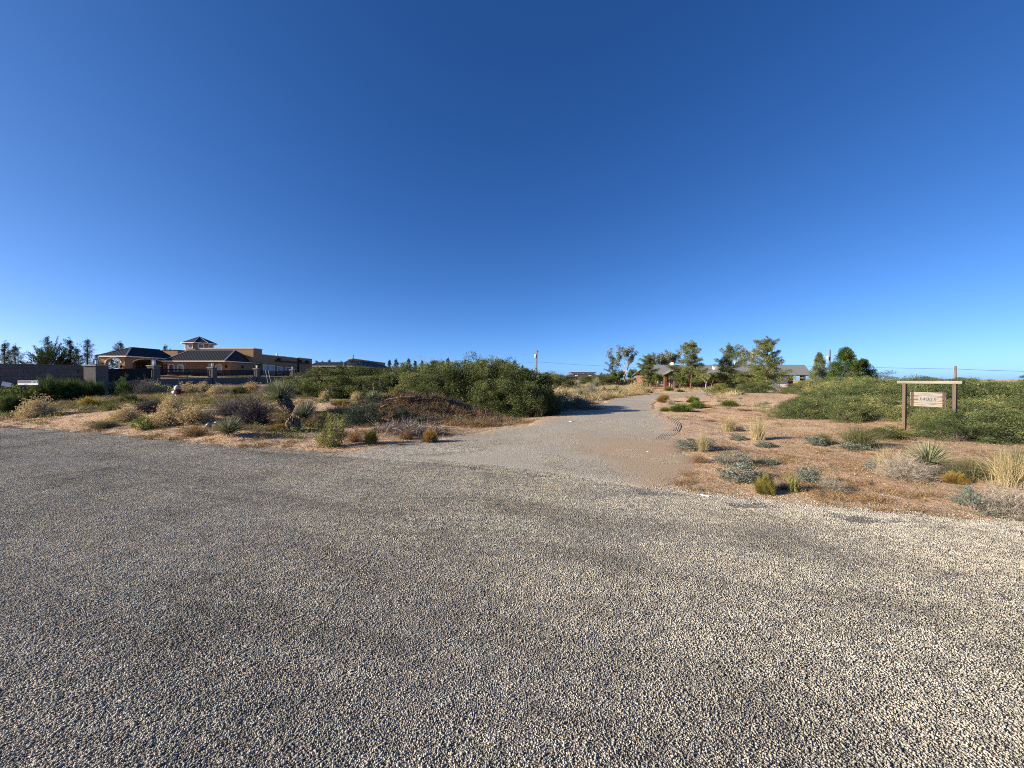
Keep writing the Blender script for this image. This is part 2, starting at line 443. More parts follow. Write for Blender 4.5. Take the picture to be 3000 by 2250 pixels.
# ------------------------------------------------------------------ scattering real small pieces with geometry nodes
def scatter(name, pts, rot, scl, idx, sources):
    col = bpy.data.collections.new(name + '_pieces')
    for k, me in enumerate(sources):
        col.objects.link(bpy.data.objects.new('%s_piece_%02d' % (name, k), me))
    me = bpy.data.meshes.new(name)
    pts = np.asarray(pts, np.float32); n = len(pts)
    me.vertices.add(n); me.vertices.foreach_set('co', pts.ravel())
    for nm, ty, arr, key in (('rot', 'FLOAT_VECTOR', rot, 'vector'), ('scl', 'FLOAT_VECTOR', scl, 'vector'), ('idx', 'INT', idx, 'value')):
        a = me.attributes.new(nm, ty, 'POINT'); a.data.foreach_set(key, np.ascontiguousarray(arr, np.int32 if ty == 'INT' else np.float32).ravel())
    o = link(name, me)
    ng = bpy.data.node_groups.new(name + '_nodes', 'GeometryNodeTree')
    ng.interface.new_socket('Geometry', in_out='INPUT', socket_type='NodeSocketGeometry')
    ng.interface.new_socket('Geometry', in_out='OUTPUT', socket_type='NodeSocketGeometry')
    gi, go = ng.nodes.new('NodeGroupInput'), ng.nodes.new('NodeGroupOutput')
    ip = ng.nodes.new('GeometryNodeInstanceOnPoints'); ci = ng.nodes.new('GeometryNodeCollectionInfo')
    ci.inputs['Collection'].default_value = col; ci.inputs['Separate Children'].default_value = True; ci.inputs['Reset Children'].default_value = True
    ip.inputs['Pick Instance'].default_value = True
    def na(nm, ty):
        x = ng.nodes.new('GeometryNodeInputNamedAttribute'); x.data_type = ty; x.inputs['Name'].default_value = nm; return x.outputs['Attribute']
    er = ng.nodes.new('FunctionNodeEulerToRotation')
    ng.links.new(na('rot', 'FLOAT_VECTOR'), er.inputs[0])
    ng.links.new(gi.outputs[0], ip.inputs['Points']); ng.links.new(ci.outputs[0], ip.inputs['Instance'])
    ng.links.new(er.outputs[0], ip.inputs['Rotation']); ng.links.new(na('scl', 'FLOAT_VECTOR'), ip.inputs['Scale']); ng.links.new(na('idx', 'INT'), ip.inputs['Instance Index'])
    ng.links.new(ip.outputs[0], go.inputs[0])
    md = o.modifiers.new('scatter', 'NODES'); md.node_group = ng
    return tag(o, kind='stuff')

ICO_V, ICO_F = None, None
def _ico():
    global ICO_V, ICO_F
    t = (1 + 5 ** .5) / 2
    V = np.array([(-1, t, 0), (1, t, 0), (-1, -t, 0), (1, -t, 0), (0, -1, t), (0, 1, t), (0, -1, -t), (0, 1, -t), (t, 0, -1), (t, 0, 1), (-t, 0, -1), (-t, 0, 1)], float)
    ICO_V = V / np.linalg.norm(V[0])
    ICO_F = np.array([(0, 11, 5), (0, 5, 1), (0, 1, 7), (0, 7, 10), (0, 10, 11), (1, 5, 9), (5, 11, 4), (11, 10, 2), (10, 7, 6), (7, 1, 8),
                      (3, 9, 4), (3, 4, 2), (3, 2, 6), (3, 6, 8), (3, 8, 9), (4, 9, 5), (2, 4, 11), (6, 2, 10), (8, 6, 7), (9, 8, 1)])
_ico()
def rand_rot(n):
    q = R.normal(size=(n, 4)); q /= np.linalg.norm(q, axis=1)[:, None]
    w, x, y, z = q.T
    return np.stack([np.stack([1 - 2 * (y * y + z * z), 2 * (x * y - z * w), 2 * (x * z + y * w)], -1),
                     np.stack([2 * (x * y + z * w), 1 - 2 * (x * x + z * z), 2 * (y * z - x * w)], -1),
                     np.stack([2 * (x * z - y * w), 2 * (y * z + x * w), 1 - 2 * (x * x + y * y)], -1)], 1)
def stone_patch(name, size, n, r0, r1, mat, embed=.35, layers=1.0):
    rad = r0 + (r1 - r0) * R.random(n) ** 1.8
    P = ICO_V[None] * (1 + R.normal(0, .17, (n, 12, 1)))
    P = P * R.uniform(.62, 1.15, (n, 1, 3)) * rad[:, None, None]
    P = np.einsum('nij,nkj->nki', rand_rot(n), P)
    P[..., 2] *= .78
    c = np.stack([R.uniform(-size / 2, size / 2, n), R.uniform(-size / 2, size / 2, n), rad * (1 - embed) * R.uniform(.2, layers, n)], -1)
    V = (P + c[:, None]).reshape(-1, 3)
    Fc = (ICO_F[None] + (np.arange(n) * 12)[:, None, None]).reshape(-1, 3)
    return mesh_np(name, V, [Fc], mat, tint=np.repeat(R.random(n), 12))
def stonemat(name, stops, dust, dustcol):
    m, nt, b = newmat(name)
    a = N(nt, 'ShaderNodeAttribute', attribute_name='tint'); g = N(nt, 'ShaderNodeNewGeometry')
    c = ramp(nt, a.outputs['Fac'], stops)
    f = ramp(nt, noise(nt, g.outputs['Position'], .5, 5, .62), [(.46, (0, 0, 0)), (.74, (dust,) * 3)])
    c = mixc(nt, f, c, dustcol)
    f2 = ramp(nt, noise(nt, g.outputs['Position'], .9, 4, .6), [(.30, (.62,) * 3), (.52, (1, 1, 1))])
    c = mixc(nt, 1.0, c, f2, 'MULTIPLY')
    if dust > .4:
        c = mixc(nt, 1.0, c, streaks(nt, g.outputs['Position']), 'MULTIPLY')
        c = mixc(nt, 1.0, c, ramp(nt, noise(nt, g.outputs['Position'], 11, 3, .7), [(.36, (.66, .66, .67)), (.62, (1.2, 1.18, 1.14))]), 'MULTIPLY')
    L(nt, c, b.inputs['Base Color']); b.inputs['Roughness'].default_value = .85; b.inputs['Specular IOR Level'].default_value = .25
    return m
M_STONE = stonemat('road_stone', [(0, (.20, .185, .15)), (.3, (.36, .34, .28)), (.7, (.47, .445, .365)), (.9, (.55, .52, .43)), (.96, (.45, .36, .265)), (1, (.60, .575, .50))], .42, (.43, .385, .30))
M_PEBBLE = stonemat('driveway_stone', [(0, (.23, .205, .155)), (.5, (.38, .345, .27)), (.9, (.50, .46, .37)), (1, (.60, .57, .49))], .3, (.38, .30, .22))
M_CLOD = stonemat('soil_clod', [(0, (.17, .11, .065)), (.6, (.36, .235, .145)), (.93, (.44, .32, .21)), (1, (.5, .47, .42))], .2, (.4, .27, .17))

TILE = .5
def tiles(test, ymax, xmax):
    g = np.arange(-xmax, xmax, TILE); h = np.arange(-.5, ymax, TILE)
    X, Y = np.meshgrid(g, h); X, Y = X.ravel(), Y.ravel()
    k = (np.abs(X) < 1.5 * Y + 1.6) & test(X, Y)
    return X[k], Y[k]
dense = [stone_patch('gravel_bed', TILE, 5200, .0022, .0060, M_STONE, .25, 1.7) for _ in range(3)]
mid = [stone_patch('gravel_bed', TILE, 4200, .0022, .0058, M_STONE, .25, 1.6) for _ in range(3)]
loose = [stone_patch('gravel_bed', TILE, 3000, .0020, .0058, M_STONE, .3, 1.4) for _ in range(2)]
X, Y = tiles(lambda x, y: (y < y_edge(x) - .22), 15, 20)
rnd = vn(X + .4 * Y, Y * 1.6, 1.5, 61) * .7 + R.random(len(X)) * .3
idx = np.where(rnd > .46, R.integers(0, 3, len(X)), np.where(rnd > .26, R.integers(3, 6, len(X)), R.integers(6, 8, len(X))))
Z = X * 0 + .011
rot = np.zeros((len(X), 3)); rot[:, 2] = R.integers(0, 4, len(X)) * math.pi / 2
scatter('gravel', np.stack([X, Y, Z], -1), rot, np.ones((len(X), 3)), idx, dense + mid + loose)
# loose stones thrown over the road's ragged rim
xe = R.uniform(-19, 9, 3600); ye = y_edge(xe) + np.concatenate([R.normal(-.05, .15, 1400), R.uniform(-.62, .02, 2200)])
rim = [stone_patch('rim_stones', .16, 90, .0025, .0072, M_STONE, .4, 1.2) for _ in range(3)]
kill = np.ones(len(xe), bool)
scatter('rim_gravel', np.stack([xe, ye, H0(xe, ye) + .006], -1), np.stack([xe * 0, xe * 0, R.uniform(0, 6.28, len(xe))], -1), np.ones((len(xe), 3)), R.integers(0, 3, len(xe)), rim)
xe = R.uniform(-19, 9, 2400); ye = y_edge(xe) + np.abs(R.normal(0, .45, 2400))
stray = [stone_patch('stray_stones', .22, 9, .0025, .008, M_STONE, .4, 1.0) for _ in range(4)]
scatter('stray_gravel', np.stack([xe, ye, np.where(drive_dist(xe, ye) < 0, H0(xe, ye) + .014, H(xe, ye))], -1), np.stack([xe * 0, xe * 0, R.uniform(0, 6.28, len(xe))], -1), np.ones((len(xe), 3)), R.integers(0, 4, len(xe)), stray)
# finer gravel on the driveway
fine = [stone_patch('drive_stones', TILE, 520, .002, .006, M_PEBBLE, .45, 1.0) for _ in range(2)] + [stone_patch('drive_stones', TILE, 200, .002, .0075, M_PEBBLE, .4, 1.0) for _ in range(2)]
X, Y = tiles(lambda x, y: (drive_dist(x, y) < -.1) & (y > y_edge(x) - .2), 20, 12)
kp = R.random(len(X)) > .96 * sm((X - .6 + .12 * (Y - 7) + 1.6 * (vn(X, Y, 1.3, 77) - .5)) / 2.4) * sm((15.5 - Y) / 8); X, Y = X[kp], Y[kp]
rnd = vn(X, Y, 1.6, 71) * .7 + R.random(len(X)) * .3
idx = np.where(rnd > .56, R.integers(0, 2, len(X)), R.integers(2, 4, len(X)))
rot = np.zeros((len(X), 3)); rot[:, 2] = R.integers(0, 4, len(X)) * math.pi / 2
scatter('driveway_gravel', np.stack([X, Y, H0(X, Y) + .020], -1), rot, np.ones((len(X), 3)), idx, fine)
# road stones dragged into the mouth of the driveway, thinning out
xm = R.uniform(-4.2, 2.2, 9000); sm_ = np.abs(R.normal(0, 1.0, 9000)) - .25; ym = y_edge(xm) + sm_
ok = (drive_dist(xm, ym) < .1) & (R.random(9000) < sm((1.2 - xm) / 2.0)); xm, ym = xm[ok], ym[ok]
scatter('mouth_gravel', np.stack([xm, ym, H0(xm, ym) + .016], -1), np.stack([xm * 0, xm * 0, R.uniform(0, 6.28, len(xm))], -1), np.ones((len(xm), 3)), R.integers(0, 3, len(xm)), rim)
# clods and pebbles on the sand
clod = [stone_patch('clods', TILE, 90, .002, .010, M_CLOD, .5, 1.0) for _ in range(3)]
def slope_rot(X, Y, yaw):
    e = .12
    gx = (H(X + e, Y) - H(X - e, Y)) / (2 * e); gy = (H(X, Y + e) - H(X, Y - e)) / (2 * e)
    return np.stack([np.arctan(gy), -np.arctan(gx), yaw], -1)
X, Y = tiles(lambda x, y: (y > y_edge(x) + .2) & (drive_dist(x, y) > .1), 15, 19)
keep = R.random(len(X)) < .85; X, Y = X[keep], Y[keep]
scatter('soil_clods', np.stack([X, Y, H(X, Y)], -1), slope_rot(X, Y, R.integers(0, 4, len(X)) * 0.0), np.ones((len(X), 3)), R.integers(0, 3, len(X)), clod)

# ================================================================== plant makers (numpy)
def norm(a): return a / np.maximum(np.linalg.norm(a, axis=-1, keepdims=True), 1e-9)
def ribbons(P0, P1, P2, w, segs=3, tint=None, taper=True, side=None):
    """thin curved blades: quadratic curves P0-P1-P2, width w at the base"""
    n = len(P0)
    t = np.linspace(0, 1, segs + 1)[None, :, None]
    C = P0[:, None] * (1 - t) ** 2 + 2 * P1[:, None] * t * (1 - t) + P2[:, None] * t ** 2
    if side is None:
        side = R.normal(size=(n, 3)); d = norm(P2 - P0); side = norm(side - (side * d).sum(1, keepdims=True) * d)
    ww = np.broadcast_to(np.asarray(w), (n,))[:, None, None] * ((1 - .85 * t) if taper else (1 - .3 * t)) / 2
    V = np.stack([C - side[:, None] * ww, C + side[:, None] * ww], 2).reshape(-1, 3)
    b = (np.arange(n) * (segs + 1) * 2)[:, None]; k = (np.arange(segs) * 2)[None]
    F = np.stack([b + k, b + k + 1, b + k + 3, b + k + 2], -1).reshape(-1, 4)
    if tint is None: tint = R.random(n)
    return V, F, np.repeat(tint, (segs + 1) * 2)
def leaves(c, d, ln, w, tint=None, fold=.0):
    """one diamond leaf per point c, pointing along d"""
    n = len(c)
    s = R.normal(size=(n, 3)); s = norm(s - (s * d).sum(1, keepdims=True) * d)
    ln = np.broadcast_to(np.asarray(ln, float), (n,))[:, None]; w = np.broadcast_to(np.asarray(w, float), (n,))[:, None]
    V = np.stack([c, c + d * ln * .45 - s * w / 2, c + d * ln, c + d * ln * .45 + s * w / 2], 1).reshape(-1, 3)
    F = (np.arange(n) * 4)[:, None] + np.array([[0, 1, 2, 3]])
    if tint is None: tint = R.random(n)
    return V, F, np.repeat(tint, 4)
def join(*parts):
    V, F, T, o = [], [], [], 0
    for v, f, t in parts:
        V.append(v); F.append(f + o); T.append(t); o += len(v)
    return np.concatenate(V), F, np.concatenate(T)
def pm(name, mat, *parts):
    V, F, T = join(*parts)
    return mesh_np(name, V, F, mat, tint=T)
def lump(d, amp, k=7):
    """uneven radius for a direction"""
    r = np.ones(len(d))
    for _ in range(k):
        a = norm(R.normal(size=3)); f = R.uniform(2, 6)
        r += amp / k ** .5 * np.cos(f * (d @ a) * math.pi + R.uniform(0, 6.28))
    return r
def domedir(n, zmin=0.0):
    z = R.uniform(zmin, 1, n); a = R.uniform(0, 2 * math.pi, n); q = np.sqrt(np.maximum(1 - z * z, 0))
    return np.stack([q * np.cos(a), q * np.sin(a), z], -1)
UP = np.array([0, 0, 1.0])

def stems_to(P, w, spread=.08, bow=.25, segs=3, tint=None, n=None):
    n = len(P)
    P0 = np.stack([R.normal(0, spread, n), R.normal(0, spread, n), np.zeros(n)], -1)
    P1 = P0 * .6 + P * np.array([.35, .35, .6]) + R.normal(0, .04, (n, 3)) + UP * bow * .2
    return ribbons(P0, P1, P, w, segs, tint)

# --- materials for plants
G = lambda *s: [(p, c) for p, c in s]
ML = dict(
    mesquite=leafmat('mesquite_leaf', G((.0, (.050, .066, .026)), (.45, (.124, .146, .056)), (.8, (.22, .235, .092)), (1, (.36, .33, .13))), .3, .5),
    mesquite2=leafmat('mesquite_leaf_fine', G((.0, (.062, .086, .034)), (.5, (.165, .196, .076)), (.85, (.28, .30, .115)), (1, (.50, .44, .17))), .3, .6),
    twig=leafmat('twig', G((0, (.07, .055, .045)), (1, (.19, .16, .13))), .0),
    palewood=leafmat('pale_dead_wood', G((0, (.16, .13, .11)), (1, (.42, .37, .31))), .0),
    grey=leafmat('grey_twig', G((0, (.12, .10, .085)), (.6, (.23, .195, .16)), (1, (.36, .31, .25))), .05),
    darkgrey=leafmat('dark_twig', G((0, (.05, .045, .042)), (.7, (.13, .112, .10)), (1, (.22, .19, .165))), .0),
    palegrey=leafmat('pale_grey_twig', G((0, (.20, .17, .13)), (.6, (.36, .31, .24)), (1, (.52, .46, .36))), .1),
    tan=leafmat('dry_tan', G((0, (.30, .215, .10)), (.5, (.50, .385, .20)), (1, (.68, .56, .33))), .2),
    seed=leafmat('dry_seed_head', G((0, (.50, .38, .17)), (.6, (.70, .57, .31)), (1, (.82, .72, .48))), .15),
    straw=leafmat('pale_straw', G((0, (.18, .15, .06)), (.4, (.38, .31, .15)), (1, (.60, .50, .29))), .25),
    brown=leafmat('dry_brown', G((0, (.15, .09, .045)), (.6, (.27, .175, .085)), (1, (.38, .27, .14))), .1),
    golden=leafmat('golden_grass', G((0, (.13, .088, .042)), (.6, (.25, .178, .088)), (1, (.38, .285, .155))), .2),
    broom=leafmat('green_broom', G((0, (.040, .062, .022)), (.6, (.095, .130, .040)), (1, (.19, .21, .07))), .3),
    bright=leafmat('bright_green', G((0, (.065, .10, .020)), (.6, (.15, .20, .042)), (1, (.28, .31, .075))), .3),
    bluegreen=leafmat('blue_green', G((0, (.035, .058, .040)), (.6, (.075, .105, .070)), (1, (.135, .17, .11))), .25),
    silver=leafmat('silver_leaf', G((0, (.10, .125, .095)), (.5, (.19, .215, .165)), (1, (.31, .33, .26))), .2),
    yellowgreen=leafmat('yellow_green', G((0, (.12, .115, .022)), (.6, (.23, .205, .048)), (1, (.34, .29, .085))), .25),
    gold=leafmat('gold_dome', G((0, (.20, .125, .03)), (.6, (.34, .225, .065)), (1, (.46, .33, .12))), .25),
    yellow=leafmat('yellow_flower', G((0, (.48, .27, .01)), (1, (.66, .44, .03))), .3),
    pale=leafmat('pale_green_leaf', G((0, (.13, .14, .042)), (.6, (.28, .275, .092)), (1, (.42, .40, .17))), .3),
    yucca=leafmat('yucca_blade', G((0, (.06, .075, .038)), (.5, (.16, .18, .095)), (1, (.40, .39, .25))), .1),
    yuccadry=leafmat('yucca_dead_skirt', G((0, (.13, .095, .065)), (1, (.31, .245, .175))), .0),
    olive=leafmat('olive_grass', G((0, (.085, .085, .038)), (.6, (.165, .160, .070)), (1, (.27, .25, .125))), .25),
    pine=leafmat('pine_needle', G((0, (.062, .082, .030)), (.6, (.165, .190, .064)), (1, (.31, .31, .105))), .2, .2),
    darkpine=leafmat('dark_pine_needle', G((0, (.026, .040, .018)), (.7, (.070, .092, .034)), (1, (.14, .155, .06))), .2, .2),  # needles darkened to paint in the backlit shade of the left trees
    poplar=leafmat('poplar_leaf', G((0, (.11, .125, .080)), (.5, (.22, .235, .155)), (1, (.40, .39, .27))), .25, .2),
    round=leafmat('round_tree_leaf', G((0, (.036, .060, .014)), (.7, (.10, .14, .030)), (1, (.19, .23, .055))), .25, .2),
)
M_BARK = solid('bark', (.13, .10, .075), (.21, .165, .125), 12, .95, .6, 30)
M_WHITEBARK = solid('pale_bark', (.42, .38, .32), (.26, .22, .18), 5, .9, .3, 20)
M_DEADTRUNK = solid('shaggy_trunk', (.12, .09, .065), (.065, .05, .038), 14, .95, .8, 40, stretch=(1, 1, .25))

# --- makers: each returns a list of (part name, mesh); unit size 1 wide, 1 high unless said otherwise
def mk_mesquite(leafkey, n=13000, fine=False):
    """about 3 m wide, 2.1 m tall"""
    RX, RZ = 1.5, 2.1
    nc = 75
    d = domedir(nc, -.05); rad = lump(d, .20) * R.uniform(.60, 1.0, nc) ** .6
    C = d * rad[:, None] * np.array([RX, RX, RZ]) ; C[:, 2] = np.maximum(C[:, 2], .12)
    top = R.random(nc) < .2; C[top] *= np.array([1, 1, R.uniform(1.0, 1.13)])
    k = R.integers(0, nc, n); u = norm(R.normal(size=(n, 3))) * (R.random((n, 1)) ** .45)
    sz = R.uniform(.26, .56, nc)
    P = C[k] + u * sz[k][:, None] * np.array([1, 1, .75]); P[:, 2] = np.maximum(P[:, 2], .03)
    dr = norm(R.normal(size=(n, 3)) * .8 + norm(P + .01) * .7 + np.array([0, 0, -.25]))
    ln = R.uniform(.055, .135, n) * (0.8 if fine else 1.0); w = R.uniform(.018, .040, n) * (0.75 if fine else 1.0)
    tint = np.clip(.35 + .30 * R.normal(size=nc)[k] * .6 + R.normal(0, .2, n), 0, 1)
    # bare arching shoots that break the outline
    m = 16; dd = domedir(m, .3); T = dd * lump(dd, .1)[:, None] * np.array([RX, RX, RZ]) * R.uniform(.96, 1.06, (m, 1))
    q = 420; ki = R.integers(0, m, q); tt = R.uniform(.82, 1.0, q)[:, None]
    shoot = leaves(T[ki] * tt + R.normal(0, .035, (q, 3)), norm(R.normal(size=(q, 3)) + dd[ki]), R.uniform(.06, .13, q), R.uniform(.015, .03, q), R.uniform(.3, 1, q))
    ks = 2.0 / np.percentile(P[:, 2], 96); P[:, 2] *= ks; C[:, 2] *= ks; T[:, 2] *= ks
    for A in (P, C, T): A[:, 2] = np.where(A[:, 2] > 1.95, 1.95 + (A[:, 2] - 1.95) * .65, A[:, 2])
    fol = pm('foliage', ML[leafkey], leaves(P, dr, ln, w, tint), shoot)
    st = pm('branches', ML['twig'], stems_to(C * .93, .035, .18, .3, 4), stems_to(T, .016, .15, .4, 4))
    return [('foliage', fol), ('branches', st)]
def mk_twigdome(key, n=900, w=.006, fuzz=2600, zmin=.05, seedkey=None, seeds=0, amp=.2, curl=.10):
    d = domedir(n, zmin); r = lump(d, amp) * (R.uniform(.45, 1, n) ** .5)
    P = d * r[:, None] * np.array([.5, .5, 1.0])
    main = stems_to(P, w * 1.4, .05, .1, 3)
    k = R.integers(0, n, fuzz); t = R.uniform(.45, 1, (fuzz, 1)); B = P[k] * t
    E = B + norm(d[k] + R.normal(0, .75, (fuzz, 3))) * R.uniform(.05, .16, (fuzz, 1)) * np.array([1, 1, 1.3]); E[:, 2] = np.maximum(E[:, 2], .005)
    tw = ribbons(B, (B + E) / 2 + R.normal(0, curl * .25, (fuzz, 3)), E, w, 2)
    parts = [('stems', pm('stems', ML[key], main, tw))]
    if seeds:
        k = R.integers(0, fuzz, seeds)
        S = E[k] + R.normal(0, .012, (seeds, 3))
        a = norm(R.normal(size=(seeds, 3)))
        parts.append(('seed_heads', pm('seed_heads', ML[seedkey], leaves(S - a * .012, a, R.uniform(.024, .042, seeds), R.uniform(.02, .036, seeds)),
                                       leaves(S - a[:, [1, 2, 0]] * .012, a[:, [1, 2, 0]], R.uniform(.02, .034, seeds), R.uniform(.016, .03, seeds)))))
    return parts
def mk_leafdome(key, n=3800, ln=(.05, .10), w=(.016, .03), zmin=0.0, up=.5, stem='twig', amp=.22, inner=.45, ns=120):
    nc = 60; cd = domedir(nc, zmin); cr = lump(cd, amp) * R.uniform(inner, 1, nc) ** .6
    C = cd * cr[:, None] * np.array([.46, .46, .92])
    k = R.integers(0, nc, n)
    P = C[k] + norm(R.normal(size=(n, 3))) * R.random((n, 1)) ** .5 * np.array([.13, .13, .16]); P[:, 2] = np.abs(P[:, 2]) * .98 + .004
    dr = norm(R.normal(size=(n, 3)) * .7 + norm(P) * .8 + UP * up)
    t = np.clip(.4 + R.normal(0, .17, nc)[k] + R.normal(0, .2, n), 0, 1)
    return [('leaves', pm('leaves', ML[key], leaves(P, dr, R.uniform(*ln, n), R.uniform(*w, n), t))),
            ('stems', pm('stems', ML[stem], stems_to(C[R.integers(0, nc, ns)], .012, .06, .1, 3)))]
def mk_broom(key, n=3200, w=.010, key2=None, zmin=.1, amp=.18):
    """upright fine stems packed into a dome"""
    d = domedir(n, zmin); r = lump(d, amp) * R.uniform(.75, 1.05, n)
    P = d * r[:, None] * np.array([.5, .5, 1.0])
    B = P * R.uniform(.25, .7, (n, 1)); E = P + norm(R.normal(size=(n, 3)) + UP) * R.uniform(.0, .03, (n, 1))
    B = P * R.uniform(.55, .88, (n, 1)); E = P + norm(R.normal(size=(n, 3)) * 1.3 + UP) * R.uniform(.01, .06, (n, 1))
    a = ribbons(B, (B + E) / 2 + R.normal(0, .012, (n, 3)) - UP * .02, E, w, 2, np.clip(R.normal(.45, .22, n) + (P[:, 2] - .5) * .15, 0, 1))
    parts = [('foliage', pm('foliage', ML[key], a)), ('stems', pm('stems', ML['twig'], stems_to(P[:240] * .8, .010, .06, .1, 3)))]
    if key2:
        m = 700; k = R.integers(0, n, m)
        parts.append(('flowers', pm('flowers', ML[key2], leaves(E[k], norm(R.normal(size=(m, 3)) + UP), R.uniform(.03, .06, m), R.uniform(.025, .05, m)))))
    return parts
def mk_grass(key, n=700, w=.006, lean=.35, droop=.25, hmin=.35, base=.12):
    a = R.uniform(0, 6.28, n); b = np.stack([R.normal(0, base, n), R.normal(0, base, n), np.zeros(n)], -1)
    h = R.uniform(hmin, 1, n) ** .8; out = np.abs(R.normal(0, lean, n)) * h
    dx = np.stack([np.cos(a), np.sin(a), np.zeros(n)], -1)
    P2 = b + dx * out[:, None] + UP * h[:, None]
    P1 = b + dx * (out * .25)[:, None] + UP * (h * .62)[:, None]
    P2 = P2 - UP * (droop * out)[:, None]
    return [('blades', pm('blades', ML[key], ribbons(b, P1, P2, w, 4)))]
def mk_yucca(n=380, w=.021, dead=True, zmin=.02, ln=(.42, .56)):
    """rosette of stiff blades, 1 m wide, centre at z = 0.35"""
    d = domedir(n, zmin); d[:, 2] = d[:, 2] * 1.25 + .10; d = norm(d)
    c = np.array([0, 0, .22]); l = R.uniform(*ln, n)[:, None]
    P0 = c + d * .04; P2 = c + d * l * np.array([1, 1, 1.25]); P1 = c + d * l * .55 + UP * .015
    tt = np.clip(.35 + .5 * R.random(n) + .1 * d[:, 2], 0, 1)
    s = np.cross(d, R.normal(size=(n, 3))); s = norm(s)
    A = ribbons(P0, P1, P2, w, 3, tt, True, s)
    parts = [('blades', pm('blades', ML['yucca'], A))]
    if dead:
        m = 90; d = domedir(m, -.9); d[:, 2] = -np.abs(d[:, 2]) * .8; d = norm(d); l = R.uniform(.2, .36, m)[:, None]
        P0 = c + d * .03; P2 = c + d * l; P2[:, 2] = np.maximum(P2[:, 2] - .03, .01); P1 = c + d * l * .6 + UP * .03
        parts.append(('dead_blades', pm('dead_blades', ML['yuccadry'], ribbons(P0, P1, P2, w, 3))))
    return parts
def mk_tuft(key, n=60, w=.012, spread=.5, h=.25):
    a = R.uniform(0, 6.28, n); r = spread * np.sqrt(R.random(n)) * .5
    b = np.stack([np.cos(a) * r, np.sin(a) * r, np.zeros(n)], -1)
    e = b + np.stack([R.normal(0, h * .6, n), R.normal(0, h * .6, n), R.uniform(.1, 1, n) * h], -1)
    return pm('tuft', ML[key], ribbons(b, (b + e) / 2 + UP * h * .2, e, w, 2))
def mk_weed(key, n=90, spread=.5, h=.12, ln=(.03, .07), w=(.014, .03)):
    a = R.uniform(0, 6.28, n); r = spread * np.sqrt(R.random(n)) * .5
    P = np.stack([np.cos(a) * r, np.sin(a) * r, R.uniform(.01, h, n)], -1)
    return pm('weed', ML[key], leaves(P, norm(R.normal(size=(n, 3)) + UP * .6), R.uniform(*ln, n), R.uniform(*w, n)))
def mk_litter(key, n=70, spread=.5):
    P = np.stack([R.uniform(-.5, .5, n) * spread, R.uniform(-.5, .5, n) * spread, R.uniform(.004, .02, n)], -1)
    d = R.normal(size=(n, 3)); d[:, 2] *= .15; d = norm(d); l = R.uniform(.02, .11, (n, 1))
    return pm('litter', ML[key], ribbons(P, P + d * l * .5 + R.normal(0, .006, (n, 3)) + UP * .006, P + d * l, R.uniform(.003, .008, n), 2, None, False))

# --- trees
def limb(mb, p, d, length, r, depth, tips, k=6, up=.25, spread=.6, kids=3, seg=4):
    pts, rad = [Vector(p)], [r]; d = Vector(d).normalized()
    for i in range(seg):
        d = (d + Vector(R.normal(0, .10, 3)) + Vector((0, 0, up * .12))).normalized()
        pts.append(pts[-1] + d * length / seg); rad.append(r * (1 - .55 * (i + 1) / seg))
        if depth <= 1: tips.append((pts[-1].copy(), d.copy()))
    mb.tube(pts, rad, k if depth > 1 else 4)
    if depth > 0:
        for j in range(kids):
            q = pts[-1] if j < 2 else pts[R.integers(2, seg)]
            a = Vector(R.normal(0, 1, 3)); a = (a - a.dot(d) * d).normalized()
            limb(mb, q, (d + a * spread * R.uniform(.7, 1.2) + Vector((0, 0, up * .4))).normalized(), length * R.uniform(.55, .8), rad[-1] * .8, depth - 1, tips, k, up, spread, kids, seg)
def mk_tree(key, height, width, trunk=.16, n=5000, depth=3, kids=3, fork=.22, bark=None, spread=.6, clump=.5, ln=(.10, .2), lw=(.05, .11)):
    mb = MB(); tips = []; t0 = height * fork
    mb.tube([(0, 0, -.1), (.03, 0, t0 * .5), (0, .03, t0)], [trunk, trunk * .85, trunk * .75], 9)
    for j in range(3):
        a = j * 2.1 + R.uniform(-.4, .4)
        limb(mb, (0, .03, t0 - .05), (math.cos(a) * spread, math.sin(a) * spread, 1), height * .33, trunk * .6, depth - 1, tips, 6, .3, spread, kids)
    T = np.array([list(t[0]) for t in tips])
    sx = width / max(np.ptp(T[:, 0]), .1); sz = (height * .95 - t0) / max(T[:, 2].max() - t0, .1)
    def fit(P):
        P = np.array(P, float); k = np.clip((P[:, 2] - t0 * .6) / (t0 * .6), 0, 1)[:, None]
        P[:, :2] *= 1 + (sx - 1) * k; P[:, 2] = np.where(P[:, 2] > t0, t0 + (P[:, 2] - t0) * sz, P[:, 2]); return P
    mb.v = [tuple(p) for p in fit(mb.v)]; T = fit(T)
    k = R.integers(0, len(T), n)
    P = T[k] + norm(R.normal(size=(n, 3))) * R.random((n, 1)) ** .5 * clump * np.array([1, 1, .8])
    dr = norm(R.normal(size=(n, 3)) + np.array([0, 0, -.2]))
    return [('trunk', mb.mesh('trunk', bark or M_BARK, True)), ('crown', pm('crown', ML[key], leaves(P, dr, R.uniform(*ln, n), R.uniform(*lw, n), np.clip(R.normal(.45, .2, len(T))[k] + R.normal(0, .18, n), 0, 1))))]
